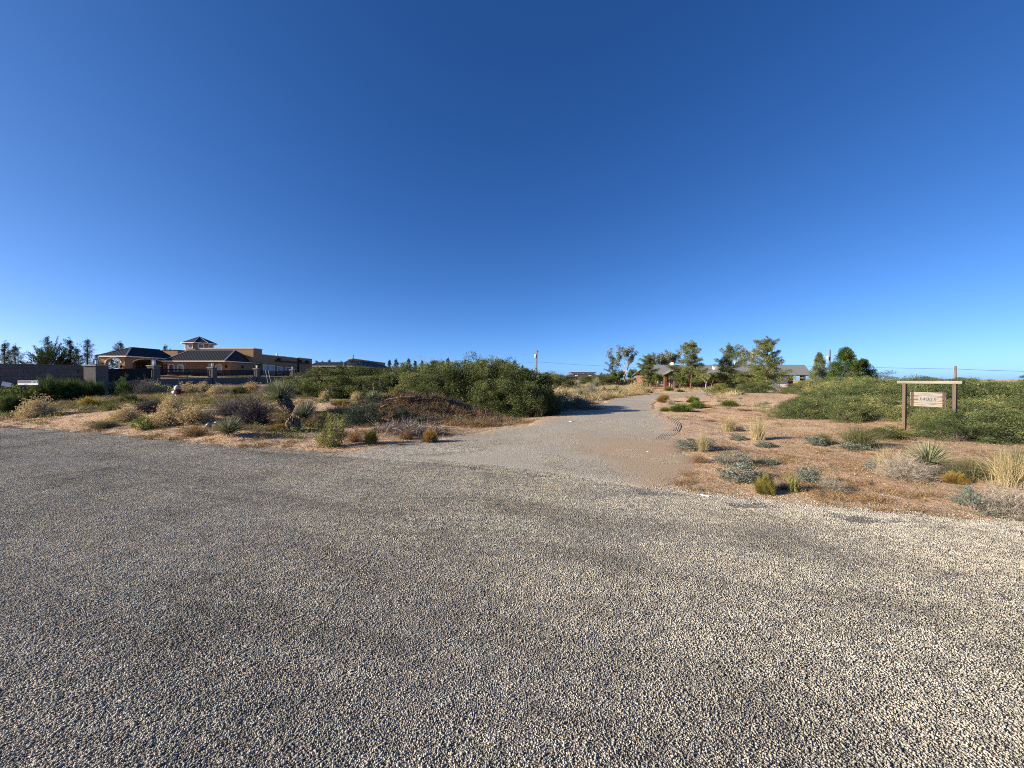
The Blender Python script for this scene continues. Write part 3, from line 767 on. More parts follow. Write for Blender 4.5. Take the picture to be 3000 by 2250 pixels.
def mk_pine(key, height, width, n=5200, low=.12, gap=.25, trunk=.14, whorl=None, tip=.19, ln=(.14, .28), lw=(.026, .052), cone=.60):
    a0, lob = R.uniform(0, 6.28), R.uniform(.1, .35)
    """loose conifer with upswept boughs and clumped needles"""
    mb = MB(); mb.tube([(0, 0, -.1), (.04, .02, height * .5), (0, 0, height * .97)], [trunk, trunk * .65, .02], 8)
    C, S = [], []
    nb = whorl or int(26 + height * 3)
    for i in range(nb):
        f = low + (1 - low) * ((i + R.random()) / nb) ** .9
        z0 = height * f * .93; a = i * 2.4 + R.uniform(-.8, .8)
        reach = width / 2 * ((1.0 - f) ** cone * min(1, .55 + f * 3.2) + .07) * R.uniform(.5, 1.25) * (1 + lob * math.cos(a - a0))
        if R.random() < gap * .5: reach *= .5
        rise = R.uniform(.25, .75) * (0.4 + f)
        pts = []
        for s in np.linspace(0, 1, 6):
            pts.append((math.cos(a) * reach * s, math.sin(a) * reach * s, z0 + reach * (rise * s ** 1.6 - .12 * s)))
        mb.tube(pts, [trunk * .32 * (1 - f * .6) * (1 - .75 * s) for s in np.linspace(0, 1, 6)], 4, False)
        pts = np.array(pts)
        for s in np.linspace(.28, 1.0, 5 + int(reach * 2.2)):
            c = np.array([np.interp(s, np.linspace(0, 1, 6), pts[:, q]) for q in range(3)])
            side = np.array([-math.sin(a), math.cos(a), 0]) * R.normal(0, .22 * reach * (1 - .4 * s))
            C.append(c + side); S.append(tip * R.uniform(.8, 1.5) * (.75 + .2 * reach))
    for z in np.linspace(.86, 1.0, 7): C.append((R.normal(0, .05), R.normal(0, .05), height * z)); S.append(tip * .8)
    C, S = np.array(C), np.array(S); k = R.choice(len(C), n, p=S ** 1.5 / (S ** 1.5).sum())
    u = norm(R.normal(size=(n, 3)) + UP * .35); P = C[k] + u * (R.random((n, 1)) ** .6) * S[k][:, None]
    dr = norm(u + R.normal(0, .4, (n, 3)) + UP * .35)
    tint = np.clip(R.normal(.42, .16, len(C))[k] + R.normal(0, .18, n), 0, 1)
    return [('trunk', mb.mesh('trunk', M_BARK, True)), ('crown', pm('crown', ML[key], leaves(P, dr, R.uniform(*ln, n), R.uniform(*lw, n), tint)))]

PROTO = {}
def proto(key, maker, variants):
    PROTO[key] = [maker() for _ in range(variants)]
proto('mesquite', lambda: mk_mesquite('mesquite', 21000), 4)
proto('mesquite_fine', lambda: mk_mesquite('mesquite2', 24000, True), 4)
proto('tan_seed', lambda: mk_twigdome('tan', 420, .008, 1700, .02, 'seed', 5200), 3)
proto('grey_twig', lambda: mk_twigdome('grey', 500, .006, 2600), 2)
proto('dark_twig', lambda: mk_twigdome('darkgrey', 600, .008, 3400), 2)
proto('pale_twig', lambda: mk_twigdome('palegrey', 700, .005, 3600, .02), 2)
proto('brown_twig', lambda: mk_twigdome('brown', 420, .007, 1800), 2)
proto('silver', lambda: mk_leafdome('silver', 3200, (.04, .08), (.018, .035)), 3)
proto('sage', lambda: mk_leafdome('silver', 4200, (.03, .06), (.012, .022), stem='grey'), 2)
proto('bluegreen', lambda: mk_leafdome('bluegreen', 5200, (.04, .08), (.012, .022)), 2)
proto('greenshrub', lambda: mk_leafdome('broom', 4200, (.04, .085), (.014, .026)), 2)
proto('herb', lambda: mk_leafdome('bright', 1500, (.05, .10), (.02, .04), amp=.3), 2)
proto('broom', lambda: mk_broom('broom', 7000, .008), 2)
proto('brightbroom', lambda: mk_broom('bright', 6000, .008), 2)
proto('yellowbroom', lambda: mk_broom('yellowgreen', 6000, .008), 2)
proto('goldbroom', lambda: mk_broom('gold', 6000, .008), 2)
proto('flowering', lambda: mk_broom('yellowgreen', 900, .016, 'yellow'), 1)
proto('palebush', lambda: mk_leafdome('pale', 4200, (.035, .07), (.012, .024), zmin=.0, stem='palewood', inner=.3), 2)
proto('tallgrass', lambda: mk_grass('straw', 900, .0052, .40, .42, .15, .075), 3)
proto('oliveg', lambda: mk_grass('olive', 1700, .006, .5, .4), 2)
proto('bluegrass', lambda: mk_grass('pale', 160, .022, .35, .2), 1)
proto('yucca', lambda: mk_yucca(), 3)
proto('yucca_dense', lambda: mk_yucca(620, .020, False, -.25), 2)

SPECNAME = dict(mesquite='mesquite_bush', mesquite_fine='mesquite_bush', tan_seed='dry_shrub', grey_twig='bare_shrub', dark_twig='bare_shrub', pale_twig='bare_shrub',
                brown_twig='dry_shrub', silver='silver_shrub', sage='sage_bush', bluegreen='desert_shrub', greenshrub='desert_shrub', herb='desert_herb', broom='broom_shrub',
                brightbroom='broom_shrub', yellowbroom='broom_shrub', goldbroom='broom_shrub', flowering='flowering_plant', palebush='desert_shrub',
                tallgrass='grass_clump', oliveg='grass_clump', bluegrass='grass_clump', yucca='yucca_plant', yucca_dense='yucca_plant')
def place(parts, name, loc, scale, yaw, label, cat, group=None, tilt=(0, 0)):
    """a plant or tree: one part -> that mesh is the thing, several -> an empty with parts"""
    if len(parts) == 1:
        o = bpy.data.objects.new(name, parts[0][1]); COL.objects.link(o)
    else:
        o = bpy.data.objects.new(name, None); o.empty_display_size = .2; COL.objects.link(o)
        for pn, me in parts:
            c = bpy.data.objects.new(pn, me); COL.objects.link(c); c.parent = o
    o.location = loc; o.scale = scale; o.rotation_euler = (tilt[0], tilt[1], yaw)
    return tag(o, label, cat, group)
_var = {}
def plant(spec, px, py, w, h, label, cat='shrub', group=None, depth=None, real=None):
    """spec at photograph pixel (px, py) of its foot, w by h pixels in size"""
    if depth is None:
        p = hit(px, py); d = p[1]; W = w * d / F_PX; d = d + W * .32
        if px < 1000: d = min(d, float(np.interp(px, [0, 130, 250, 452, 618, 752, 1000], [17.5, 18.5, 20.0, 27.5, 34, 36, 60])))
        if px > 1000: d = min(d, 95)
    else: d = depth
    W = w * d / F_PX
    x = (px - CX) / F_PX * d; z = float(H(x, d)); Ht = max(at(px, py - h, d)[2] - z, .35 * h * d / F_PX)
    v = PROTO[spec]; i = _var.get(spec, 0); _var[spec] = i + 1
    sc = (W, W, Ht)
    return place(v[i % len(v)], SPECNAME[spec], (x, d, z - .015), sc, R.uniform(0, 6.28), label, cat, group)

# ================================================================== buildings
M_STUCCO = solid('tan_stucco', (.285, .180, .098), (.245, .152, .082), 3, .95, .25, 60)
M_TRIM = solid('cream_trim', (.72, .68, .60), (.64, .60, .52), 4, .8)
M_METAL = solid('dark_metal_roof', (.022, .023, .025), (.032, .032, .034), 2, .62, 0, spec=.25)
M_GLASS = solid('window_glass', (.05, .06, .07), (.08, .09, .10), 2, .08, 0, spec=.7)
M_BLACK = solid('black_iron', (.010, .010, .011), (.016, .015, .014), 5, .8, spec=.08)
M_BLOCK = solid('grey_block', (.135, .118, .105), (.105, .092, .082), 9, .95, .4, 40)
M_BLOCK2 = solid('grey_block_b', (.15, .132, .116), (.118, .103, .09), 9, .95, .4, 40)
M_MORTAR = solid('mortar', (.12, .105, .094), (.10, .088, .078), 9, .98)
M_CAP = solid('pale_cap', (.30, .275, .24), (.24, .215, .185), 8, .9)
M_LANTERN = solid('frosted_lantern_glass', (.72, .74, .74), (.62, .64, .64), 6, .35)
M_DARKWOOD = solid('dark_timber', (.055, .036, .024), (.035, .024, .017), 12, .8)
M_WOODDOOR = solid('wooden_door', (.11, .055, .028), (.07, .035, .02), 9, .6)

def panel(c0, c1, c2, c3, t=.05):
    """a thick sheet with corners c0..c3 (counter-clockwise from above)"""
    V = [Vector(c) for c in (c0, c1, c2, c3)]
    n = (V[1] - V[0]).cross(V[2] - V[0]).normalized()
    P = [v - n * t for v in V] + V
    return P, [(0, 3, 2, 1), (4, 5, 6, 7), (0, 1, 5, 4), (1, 2, 6, 5), (2, 3, 7, 6), (3, 0, 4, 7)]
def hip_roof(par, x0, x1, y0, y1, ze, zr, ry, rx0, rx1, seams=True, name='roof', mat=None, step=.55):
    """hipped metal roof: eave rectangle, ridge along x at ry from rx0 to rx1"""
    mat = mat or M_METAL
    A, B, C, D = (x0, y0, ze), (x1, y0, ze), (x1, y1, ze), (x0, y1, ze); E, F = (rx0, ry, zr), (rx1, ry, zr)
    m = MB(); m.add([A, B, C, D, E, F], [(0, 1, 5, 4), (1, 2, 5), (2, 3, 4, 5), (3, 0, 4), (3, 2, 1, 0)])
    rf = link(name, m.mesh(name, mat), par)
    if seams:
        s = MB(); A, B, C, D, E, F = map(Vector, (A, B, C, D, E, F))
        up = Vector((0, 0, .035))
        def lerp(a, b, t): return a + (b - a) * t
        def face(a, b, top0, top1):
            # seams run up the slope, starting along the eave a-b
            n = max(2, int((b - a).length / step)); e = (b - a)
            slope = ((top0 + top1) / 2 - (a + b) / 2); slope -= e.normalized() * slope.dot(e.normalized())
            L_ = e.length; t0 = (top0 - a).dot(e) / L_ / L_; t1 = (top1 - a).dot(e) / L_ / L_
            for i in range(n + 1):
                t = i / n; f = 1.0
                if t < t0: f = t / t0 if t0 > 0 else 1
                elif t > t1: f = (1 - t) / (1 - t1) if t1 < 1 else 1
                p = lerp(a, b, t)
                if f > .04: s.beam(p + up * .5, p + slope * f + up * .5, .05, .05)
        face(A, B, E, F); face(B, C, F, F); face(D, A, E, E)
        q = link('standing_seam', s.mesh('standing_seam', mat), rf); tag(q, kind='stuff')
        h = MB()
        for a, b in ((A, E), (B, F), (E, F), (C, F), (D, E)):
            if (b - a).length > .1: h.beam(a + up, b + up, .22, .06)
        link('ridge_cap', h.mesh('ridge_cap', solid('ridge_metal', (.20, .20, .20), (.16, .16, .165), 3, .35, spec=.6)), rf)
    e = MB(); t = .16
    e.box(x0 - .03, x1 + .03, y0 - .06, y0 + .03, ze - t, ze - .012); e.box(x0 - .06, x0 - .031, y0 - .06, y1, ze - t, ze - .012); e.box(x1 + .031, x1 + .06, y0 - .06, y1, ze - t, ze - .012)
    link('fascia', e.mesh('fascia', M_TRIM), rf)
    return rf
def window(par, face, u, z0, z1, w, plane, arch=False, mat=None, mull=0, name='window'):
    """face 'y' (looks towards -y at y=plane, u=x) or 'x' (looks towards +x at x=plane, u=y)"""
    def P(a, d, z): return (a, plane - d, z) if face == 'y' else (plane + d, a, z)
    def bar(mb, a0, a1, d0, d1, zz0, zz1):
        p, q = P(a0, d0, zz0), P(a1, d1, zz1)
        mb.box(min(p[0], q[0]), max(p[0], q[0]), min(p[1], q[1]), max(p[1], q[1]), min(p[2], q[2]), max(p[2], q[2]))
    f = MB(); t = .13
    bar(f, u - w / 2 - t, u - w / 2, 0, .07, z0 - t, z1); bar(f, u + w / 2, u + w / 2 + t, 0, .07, z0 - t, z1); bar(f, u - w / 2, u + w / 2, 0, .08, z0 - t, z0)
    if arch:
        n = 10; ro, ri = w / 2 + t, w / 2
        for i in range(n):
            a, b = math.pi * i / n, math.pi * (i + 1) / n
            V = []
            for dd in (0, .07):
                for an, rr in ((a, ri), (a, ro), (b, ro), (b, ri)):
                    V.append(P(u + rr * math.cos(an), dd, z1 + rr * .7 * math.sin(an)))
            f.add(V, [(0, 1, 2, 3), (7, 6, 5, 4), (0, 4, 5, 1), (1, 5, 6, 2), (2, 6, 7, 3), (3, 7, 4, 0)])
    else: bar(f, u - w / 2 - t, u + w / 2 + t, 0, .075, z1, z1 + t)
    for i in range(mull):
        a = u - w / 2 + w * (i + 1) / (mull + 1); bar(f, a - .025, a + .025, .014, .045, z0, z1)
    wnd = link(name, f.mesh(name, M_TRIM), par)
    g = MB(); bar(g, u - w / 2, u + w / 2, .004, .012, z0, z1)
    if arch:
        V = []
        for dd in (.004, .012):
            for i in range(11): V.append(P(u + w / 2 * math.cos(math.pi * i / 10), dd, z1 + .001 + w / 2 * .7 * math.sin(math.pi * i / 10)))
        g.add(V, [tuple(range(11)), tuple(range(21, 10, -1))] + [(i, i + 11, (i + 1) % 11 + 11, (i + 1) % 11) for i in range(11)])
    link('pane', g.mesh('pane', mat or M_GLASS), wnd)
    return wnd
def arch_wall(par, face, u0, u1, plane, thick, z0, z1, a0, a1, spring, rise, name='arch_wall', mat=None, trim=True):
    """a wall with an arched opening from a0 to a1"""
    n = 16; V, F = [], []
    c, hw = (a0 + a1) / 2, (a1 - a0) / 2
    prof = [(c - hw * math.cos(math.pi * i / n), spring + rise * math.sin(math.pi * i / n)) for i in range(n + 1)]
    def P(u, d, z): return (u, plane + d, z) if face == 'y' else (plane - d, u, z)
    m = MB()
    def quad(ua, ub, za0, za1, zb0, zb1):
        V = [P(ua, d, z) for d in (0, thick) for z in (za0, za1)] + [P(ub, d, z) for d in (0, thick) for z in (zb0, zb1)]
        m.add(V, [(0, 4, 5, 1), (2, 3, 7, 6), (0, 2, 6, 4), (1, 5, 7, 3), (0, 1, 3, 2), (4, 6, 7, 5)])
    quad(u0, a0, z0, z1, z0, z1); quad(a1, u1, z0, z1, z0, z1)
    for (ua, za), (ub, zb) in zip(prof[:-1], prof[1:]): quad(ua, ub, za, z1, zb, z1)
    w = link(name, m.mesh(name, mat or M_STUCCO), par)
    if trim:
        t = MB()
        for (ua, za), (ub, zb) in zip(prof[:-1], prof[1:]):
            t.beam(P(ua, -.03, za + .06), P(ub, -.03, zb + .06), .08, .15)
        link('arch_trim', t.mesh('arch_trim', M_TRIM), w)
    return w
def sconce(par, face, u, z, plane, mat=None):
    m = MB(); c = (u, plane - .16, z) if face == 'y' else (plane + .16, u, z)
    m.lathe([(.05, -.25), (.13, -.2), (.15, .1), (.04, .3), (.02, .36)], c, 8)
    b = (c[0] - .0, c[1], c[2])
    if face == 'y': m.box(c[0] - .05, c[0] + .05, plane - .12, plane + .01, z - .04, z + .05)
    else: m.box(plane - .01, plane + .12, c[1] - .05, c[1] + .05, z - .04, z + .05)
    return link('wall_lamp', m.mesh('wall_lamp', mat or M_BLACK), par)

# ---- stucco house beyond the block wall
PZ = 1.4
hs = empty('stucco_house', (-57, 74, 2.1), 'large tan stucco house with dark metal roofs and a windowed tower', 'house')
# porte-cochere with arches
arch_wall(hs, 'y', -66.3, -62.55, 62.35, .5, PZ, 5.36, -65.7, -63.1, 4.25, .85)
arch_wall(hs, 'x', 62.85, 70.6, -62.55, .45, PZ, 5.36, 63.6, 69.7, 4.35, .75)
box_part('porch_pier', M_STUCCO, hs, -66.75, -66.302, 62.35, 62.85, PZ, 5.36)
box_part('back_wall', M_STUCCO, hs, -67.5, -62.0, 70.62, 71.0, PZ, 5.36)
box_part('side_wall', M_STUCCO, hs, -66.7, -66.35, 65.4, 70.6, PZ, 5.36)
window(hs, 'x', 66.6, 3.0, 4.2, .8, -66.35, True)
link('entrance_door', MB().box(-66.348, -66.25, 68.0, 70.0, PZ, 4.7).mesh('entrance_door', M_WOODDOOR), hs)
window(hs, 'y', -65.4, 3.0, 4.3, .9, 70.62, True)
dr = link('entrance_door', MB().box(-64.1, -62.6, 70.5, 70.615, PZ, 4.4).mesh('entrance_door', M_WOODDOOR), hs)
# its hipped roof, ridge running away from the road
m = MB(); A, B, C, D, E, F_ = (-66.9, 61.9, 5.43), (-61.9, 61.9, 5.43), (-61.9, 71.2, 5.43), (-66.9, 71.2, 5.43), (-64.4, 65.3, 7.05), (-64.4, 70.6, 7.05)
m.add([A, B, C, D, E, F_], [(0, 1, 4), (1, 2, 5, 4), (2, 3, 5), (3, 0, 4, 5)])
rf = link('porch_roof', m.mesh('porch_roof', M_METAL), hs)
s = MB()
for i in range(18):
    y = 61.9 + 9.3 * i / 17; f = min(1, (y - 61.9) / 3.4, (71.2 - y) / .6) if 0 < i < 17 else .05
    s.beam((-61.9, y, 5.45), (-61.9 - 2.5 * f, y, 5.45 + 1.62 * f), .05, .05)
for i in range(1, 9):
    x = -66.9 + 5 * i / 9; f = 1 - abs(x + 64.4) / 2.5
    s.beam((x, 61.9, 5.45), (x, 61.9 + 3.4 * f, 5.45 + 1.62 * f), .05, .05)
tag(link('standing_seam', s.mesh('standing_seam', M_METAL), rf), kind='stuff')
h = MB(); h.beam((-61.9, 61.9, 5.47), (-64.4, 65.3, 7.09), .2, .06); h.beam((-66.9, 61.9, 5.47), (-64.4, 65.3, 7.09), .2, .06); h.beam((-64.4, 65.3, 7.09), (-64.4, 70.6, 7.09), .2, .06)
M_RIDGE = solid('pale_ridge_metal', (.22, .22, .22), (.17, .17, .175), 3, .35, spec=.6)
link('ridge_cap', h.mesh('ridge_cap', M_RIDGE), rf)
link('fascia', MB().box(-66.96, -61.84, 61.84, 61.9, 5.25, 5.425).box(-61.899, -61.84, 61.901, 71.2, 5.25, 5.425).box(-66.96, -66.901, 61.901, 71.2, 5.25, 5.425).mesh('fascia', M_TRIM), rf)
# base block below the tower
box_part('tower_base', M_STUCCO, hs, -67.0, -64.1, 74.0, 79.6, PZ, 7.28)
t = MB().box(-67.05, -64.02, 73.92, 73.998, 7.18, 7.30); t.box(-64.098, -64.02, 74.0, 79.6, 7.18, 7.30)
link('parapet_trim', t.mesh('parapet_trim', M_DARKWOOD), hs)
# octagonal tower
tx, ty, tr = -63.3, 78.2, 2.35
oct_ = lambda r, z: [(tx + r * math.cos(math.pi / 8 + k * math.pi / 4), ty + r * math.sin(math.pi / 8 + k * math.pi / 4), z) for k in range(8)]
m = MB(); m.add(oct_(tr, 6.4) + oct_(tr, 8.9), [tuple(range(8))[::-1], tuple(range(8, 16))] + [(k, (k + 1) % 8, (k + 1) % 8 + 8, k + 8) for k in range(8)])
tw = link('tower', m.mesh('tower', M_STUCCO), hs)
m = MB(); m.add(oct_(tr + .62, 8.9) + [(tx, ty, 10.3)], [tuple(range(8))[::-1]] + [(k, (k + 1) % 8, 8) for k in range(8)])
rf = link('tower_roof', m.mesh('tower_roof', M_METAL), hs)
m = MB(); P = oct_(tr + .62, 8.92)
for k in range(8): m.beam(P[k], (tx, ty, 10.32), .14, .05)
link('ridge_cap', m.mesh('ridge_cap', M_RIDGE), rf)
m = MB(); P = oct_(tr + .64, 8.83)
for k in range(8): m.beam(P[k], P[(k + 1) % 8], .08, .15)
link('fascia', m.mesh('fascia', M_TRIM), rf)
P = oct_(tr, 0)
for k in range(8):
    a, b = Vector(P[k]), Vector(P[(k + 1) % 8]); c = (a + b) / 2; nrm = Vector((c.x - tx, c.y - ty, 0)).normalized(); e = (b - a).normalized()
    if nrm.y > .5: continue
    m = MB(); w2, zc, h2 = .36, 8.22, .36
    for du, dz, ww, hh in ((-w2 - .07, 0, .14, 2 * h2 + .28), (w2 + .07, 0, .14, 2 * h2 + .28), (0, h2 + .07, 2 * w2, .14), (0, -h2 - .07, 2 * w2, .14)):
        q = c + e * du + nrm * .04 + Vector((0, 0, zc + dz)); m.beam(q - e * ww / 2, q + e * ww / 2, .08, hh)
    wd = link('tower_window', m.mesh('tower_window', M_TRIM), tw)
    q = c + nrm * .012 + Vector((0, 0, zc)); link('pane', MB().beam(q - e * w2, q + e * w2, .02, 2 * h2).mesh('pane', M_GLASS), wd)
# front wing with the arched windows
box_part('front_wing', M_STUCCO, hs, -53.95, -49.9, 68.4, 75.2, PZ, 4.78)
m = MB(); V = [(-56.5, 66.9, PZ), (-53.953, 68.4, PZ), (-53.953, 74, PZ), (-59.8, 74, PZ), (-59.8, 66.9, PZ)]
m.add(V + [(x, y, 4.78) for x, y, z in V], [(4, 3, 2, 1, 0), (5, 6, 7, 8, 9), (0, 1, 6, 5), (1, 2, 7, 6), (2, 3, 8, 7), (3, 4, 9, 8), (4, 0, 5, 9)])
bay = link('bay_wall', m.mesh('bay_wall', M_STUCCO), hs)
window(hs, 'y', -51.95, 2.9, 4.0, .95, 68.4, True)
window(hs, 'y', -57.4, 2.9, 3.95, .8, 66.9, True); window(hs, 'y', -59.0, 2.9, 3.95, .8, 66.9, True)
window(hs, 'y', -53.55, 2.7, 4.3, .38, 68.4)
for u in (-52.95, -50.6): sconce(hs, 'y', u, 3.9, 68.4)
sconce(hs, 'x', 71.3, 3.9, -49.9); sconce(hs, 'x', 65.0, 3.9, -62.55); sconce(hs, 'y', -63.0, 3.7, 62.35)
hip_roof(hs, -60.2, -49.45, 66.4, 75.6, 4.86, 7.0, 71.6, -59.9, -51.4, step=.5)
# tall parapet wall with its cap
box_part('parapet_wall', M_STUCCO, hs, -58.9, -48.9, 73.0, 75.5, 4.9, 7.45)
m = MB().box(-59.0, -48.8, 72.9, 75.6, 7.452, 7.58); link('parapet_cap', m.mesh('parapet_cap', M_TRIM), hs)
# long wing running away to the right
box_part('long_wing', M_STUCCO, hs, -60, -48.93, 75.62, 87.9, PZ, 6.45)
box_part('far_wing', M_STUCCO, hs, -60, -48.98, 87.92, 94.5, PZ, 6.55)
m = MB().box(-60.1, -48.85, 75.6, 87.95, 6.452, 6.58); m.box(-60.1, -48.88, 87.96, 94.6, 6.552, 6.68); link('parapet_cap', m.mesh('parapet_cap', M_TRIM), hs)
for y, w in ((75.2 + 1.4, 1.4), (78.6, 1.5)): window(hs, 'x', y, 2.3, 4.45, w, -48.93)
for y in (81.3, 84.3): window(hs, 'x', y, 2.95, 4.2, 1.7, -48.93, mull=1)
link('pergola_beam', MB().box(-48.92, -48.6, 79.6, 93.0, 5.35, 5.6).mesh('pergola_beam', M_DARKWOOD), hs)
for y in (80.4, 91.5, 88.4):
    q = link('bracket', MB().box(-48.97, -48.35, y, y + .45, 5.62, 6.1).mesh('bracket', M_DARKWOOD), hs)
link('downpipe', MB().box(-48.92, -48.7, 88.1, 88.35, PZ, 6.4).mesh('downpipe', M_DARKWOOD), hs)
sconce(hs, 'x', 87.0, 3.4, -48.93)
m = MB().box(-53.2, -51.0, 85, 87, 6.6, 6.85); m.box(-52.4, -52.1, 85.6, 86, 6.85, 7.4); link('roof_vent', m.mesh('roof_vent', M_TRIM), hs)

# ---- second house of the same make further back
h2 = empty('stucco_house', (-44, 104, 2.2), 'farther stucco house with low dark metal roofs behind the mesquite', 'house')
box_part('wall', M_STUCCO, h2, -50.5, -42.5, 97.2, 104, PZ, 5.02)
hip_roof(h2, -51, -42, 96.4, 105, 5.05, 6.1, 100.5, -50.6, -43.8, step=.8)
for x in (-48.6, -45.2): window(h2, 'y', x, 3.6, 4.5, .9, 97.2)
box_part('parapet_wall', M_STUCCO, h2, -44.9, -44.0, 105.8, 134, PZ, 7.3)
box_part('rear_wall', M_STUCCO, h2, -50, -44.92, 108, 125, PZ, 6.0)
link('parapet_cap', MB().box(-45.0, -43.9, 105.7, 134.1, 7.302, 7.45).mesh('parapet_cap', M_TRIM), h2)
box_part('side_wall', M_STUCCO, h2, -43.998, -40.6, 98, 129, PZ, 4.98)
m = MB(); m.add([(-39.8, 97, 5.05), (-39.8, 130, 5.3), (-43.99, 130, 5.3), (-43.99, 97, 5.05), (-43.99, 104, 6.9), (-43.99, 124, 7.0)], [(0, 1, 5, 4), (3, 0, 4), (1, 2, 5), (0, 3, 2, 1)])
rf = link('lean_to_roof', m.mesh('lean_to_roof', M_METAL), h2)
m = MB().box(-39.85, -39.7, 96.9, 130, 4.9, 5.06); m.box(-43.9, -39.85, 96.85, 96.98, 4.9, 5.045); link('fascia', m.mesh('fascia', M_TRIM), rf)
link('vent_pipe', MB().tube([(-44.4, 108.2, 7.4), (-44.4, 108.2, 8.6)], [.09, .09], 8).mesh('vent_pipe', M_DARKWOOD), h2)

# ---- block wall at the left edge: every block a part
def block_wall():
    a, dirv = Vector((-24.55, 22.05, 0)), Vector((-.84, -.54, 0)).normalized(); nrm = Vector((.54, -.84, 0)).normalized(); Lw = 9.2; top = 2.38; th = .2
    w = empty('block_wall', (-28, 19.8, .6), 'tall plain grey block wall at the far left of the lot', 'wall')
    ang = math.atan2(-dirv.y, -dirv.x)
    m = MB(); b = a + dirv * Lw
    m.add([a - nrm * .02, b - nrm * .02, b - nrm * th, a - nrm * th] + [p + Vector((0, 0, top)) for p in (a - nrm * .02, b - nrm * .02, b - nrm * th, a - nrm * th)], [(0, 1, 2, 3), (7, 6, 5, 4), (0, 4, 5, 1), (1, 5, 6, 2), (2, 6, 7, 3), (3, 7, 4, 0)])
    link('mortar_core', m.mesh('mortar_core', M_MORTAR), w)
    bm = MB().box(-.196, .196, -.022, .022, -.0955, .0955)
    meshes = [bm.mesh('block', M_BLOCK), bm.mesh('block', M_BLOCK2)]
    for r in range(8):
        z = top - .1 - r * .2
        n = int(Lw / .4)
        for c in range(n):
            u = .2 + c * .4 + (.2 if r % 2 else 0)
            if u > Lw: continue
            o = bpy.data.objects.new('block', meshes[0 if R.random() < .65 else 1]); COL.objects.link(o); o.parent = w; o.matrix_parent_inverse = wm(w).inverted()
            o.location = a + dirv * u + nrm * (R.uniform(-.004, .004)) + Vector((0, 0, z)); o.rotation_euler = (0, 0, ang)
    link('coping', MB().beam(a - nrm * .09 + Vector((0, 0, top + .03)), b - nrm * .09 + Vector((0, 0, top + .03)), .26, .055).mesh('coping', M_BLOCK2), w)
block_wall()

# ---- fence: low block wall, piers, lanterns, iron rails
PIER = [(-23.6, 21.9), (-27.85, 30.0), (-30.3, 39.0), (-31.5, 47.6), (-31.9, 56.0)]
TOPZ = [2.36, 2.62, 2.78, 2.9, 3.0]
def lantern(x, y, z, label, k=1.0):
    t = empty('pier_lantern', (x, y, z), label, 'lantern')
    link('lantern_base', MB().box(x - .07 * k, x + .07 * k, y - .07 * k, y + .07 * k, z, z + .05 * k).mesh('lantern_base', M_BLACK), t)
    link('glass', MB().box(x - .095 * k, x + .095 * k, y - .095 * k, y + .095 * k, z + .052 * k, z + .40 * k).mesh('glass', M_LANTERN), t)
    m = MB()
    for i, j in ((-1, -1), (1, -1), (1, 1), (-1, 1)): m.box(x + (i * .11 - .012) * k, x + (i * .11 + .012) * k, y + (j * .11 - .012) * k, y + (j * .11 + .012) * k, z + .051 * k, z + .4 * k)
    m.box(x - .125 * k, x + .125 * k, y - .125 * k, y + .125 * k, z + .402 * k, z + .435 * k); link('frame', m.mesh('frame', M_BLACK), t)
LAMPLAB = ['white box lantern on the wide pier where the tall block wall ends', 'white box lantern on the pier in front of the arched porch', 'white box lantern on the pier in front of the lit arched window',
           'white box lantern on the pier left of the two small white windows', 'white box lantern rising out of the mesquite']
fw = empty('boundary_fence', (-29.5, 38, 1.0), 'low grey block wall with piers and black iron rails', 'fence')
for i, ((x, y), z) in enumerate(zip(PIER, TOPZ)):
    s = .27 if i else .34
    link('pier', MB().box(x - s, x + s, y - s, y + s, -.3, z).mesh('pier', M_BLOCK), fw, .01)
    link('pier_cap', MB().box(x - s - .05, x + s + .05, y - s - .05, y + s + .05, z + .001, z + .08).mesh('pier_cap', M_CAP), fw)
    lantern(x, y, z + .081, LAMPLAB[i], 1.0 if i else .68)
for i in range(4):
    a, b = Vector((*PIER[i], 0)), Vector((*PIER[i + 1], 0)); e = (b - a).normalized(); a = a + e * .36; b = b - e * .3
    za, zb = TOPZ[i] - .22, TOPZ[i + 1] - .22
    low = MB(); n = Vector((e.y, -e.x, 0)); hw = .1; la, lb = za - .80, zb - .80
    low.add([a + n * hw + Vector((0, 0, -.4)), b + n * hw + Vector((0, 0, -.4)), b - n * hw + Vector((0, 0, -.4)), a - n * hw + Vector((0, 0, -.4)),
             a + n * hw + Vector((0, 0, la)), b + n * hw + Vector((0, 0, lb)), b - n * hw + Vector((0, 0, lb)), a - n * hw + Vector((0, 0, la))],
            [(0, 3, 2, 1), (4, 5, 6, 7), (0, 1, 5, 4), (1, 2, 6, 5), (2, 3, 7, 6), (3, 0, 4, 7)])
    link('low_wall', low.mesh('low_wall', M_BLOCK), fw)
    link('wall_cap', MB().beam(a + Vector((0, 0, la + .03)), b + Vector((0, 0, lb + .03)), .25, .055).mesh('wall_cap', M_CAP), fw)
    nr = 6 if i == 0 else 7
    for k in range(nr):
        f = k / (nr - 1); ins = 0 if k in (0, nr - 1) else .9
        p = a + e * (.05 + ins * .35) + Vector((0, 0, la + .12 + (za - la - .12) * f)); q = b - e * (.05 + ins * .35) + Vector((0, 0, lb + .12 + (zb - lb - .12) * f))
        link('rail', MB().beam(p, q, .04, .148 if i == 0 else .085).mesh('rail', M_BLACK), fw)
    Lp = (b - a).length
    for u in (.05, .40, Lp / 2, Lp - .40, Lp - .05):
        p = a + e * u; f = u / Lp
        link('upright', MB().beam(p + Vector((0, 0, la * (1 - f) + lb * f + .06)), p + Vector((0, 0, za * (1 - f) + zb * f)), .045, .05).mesh('upright', M_BLACK), fw)
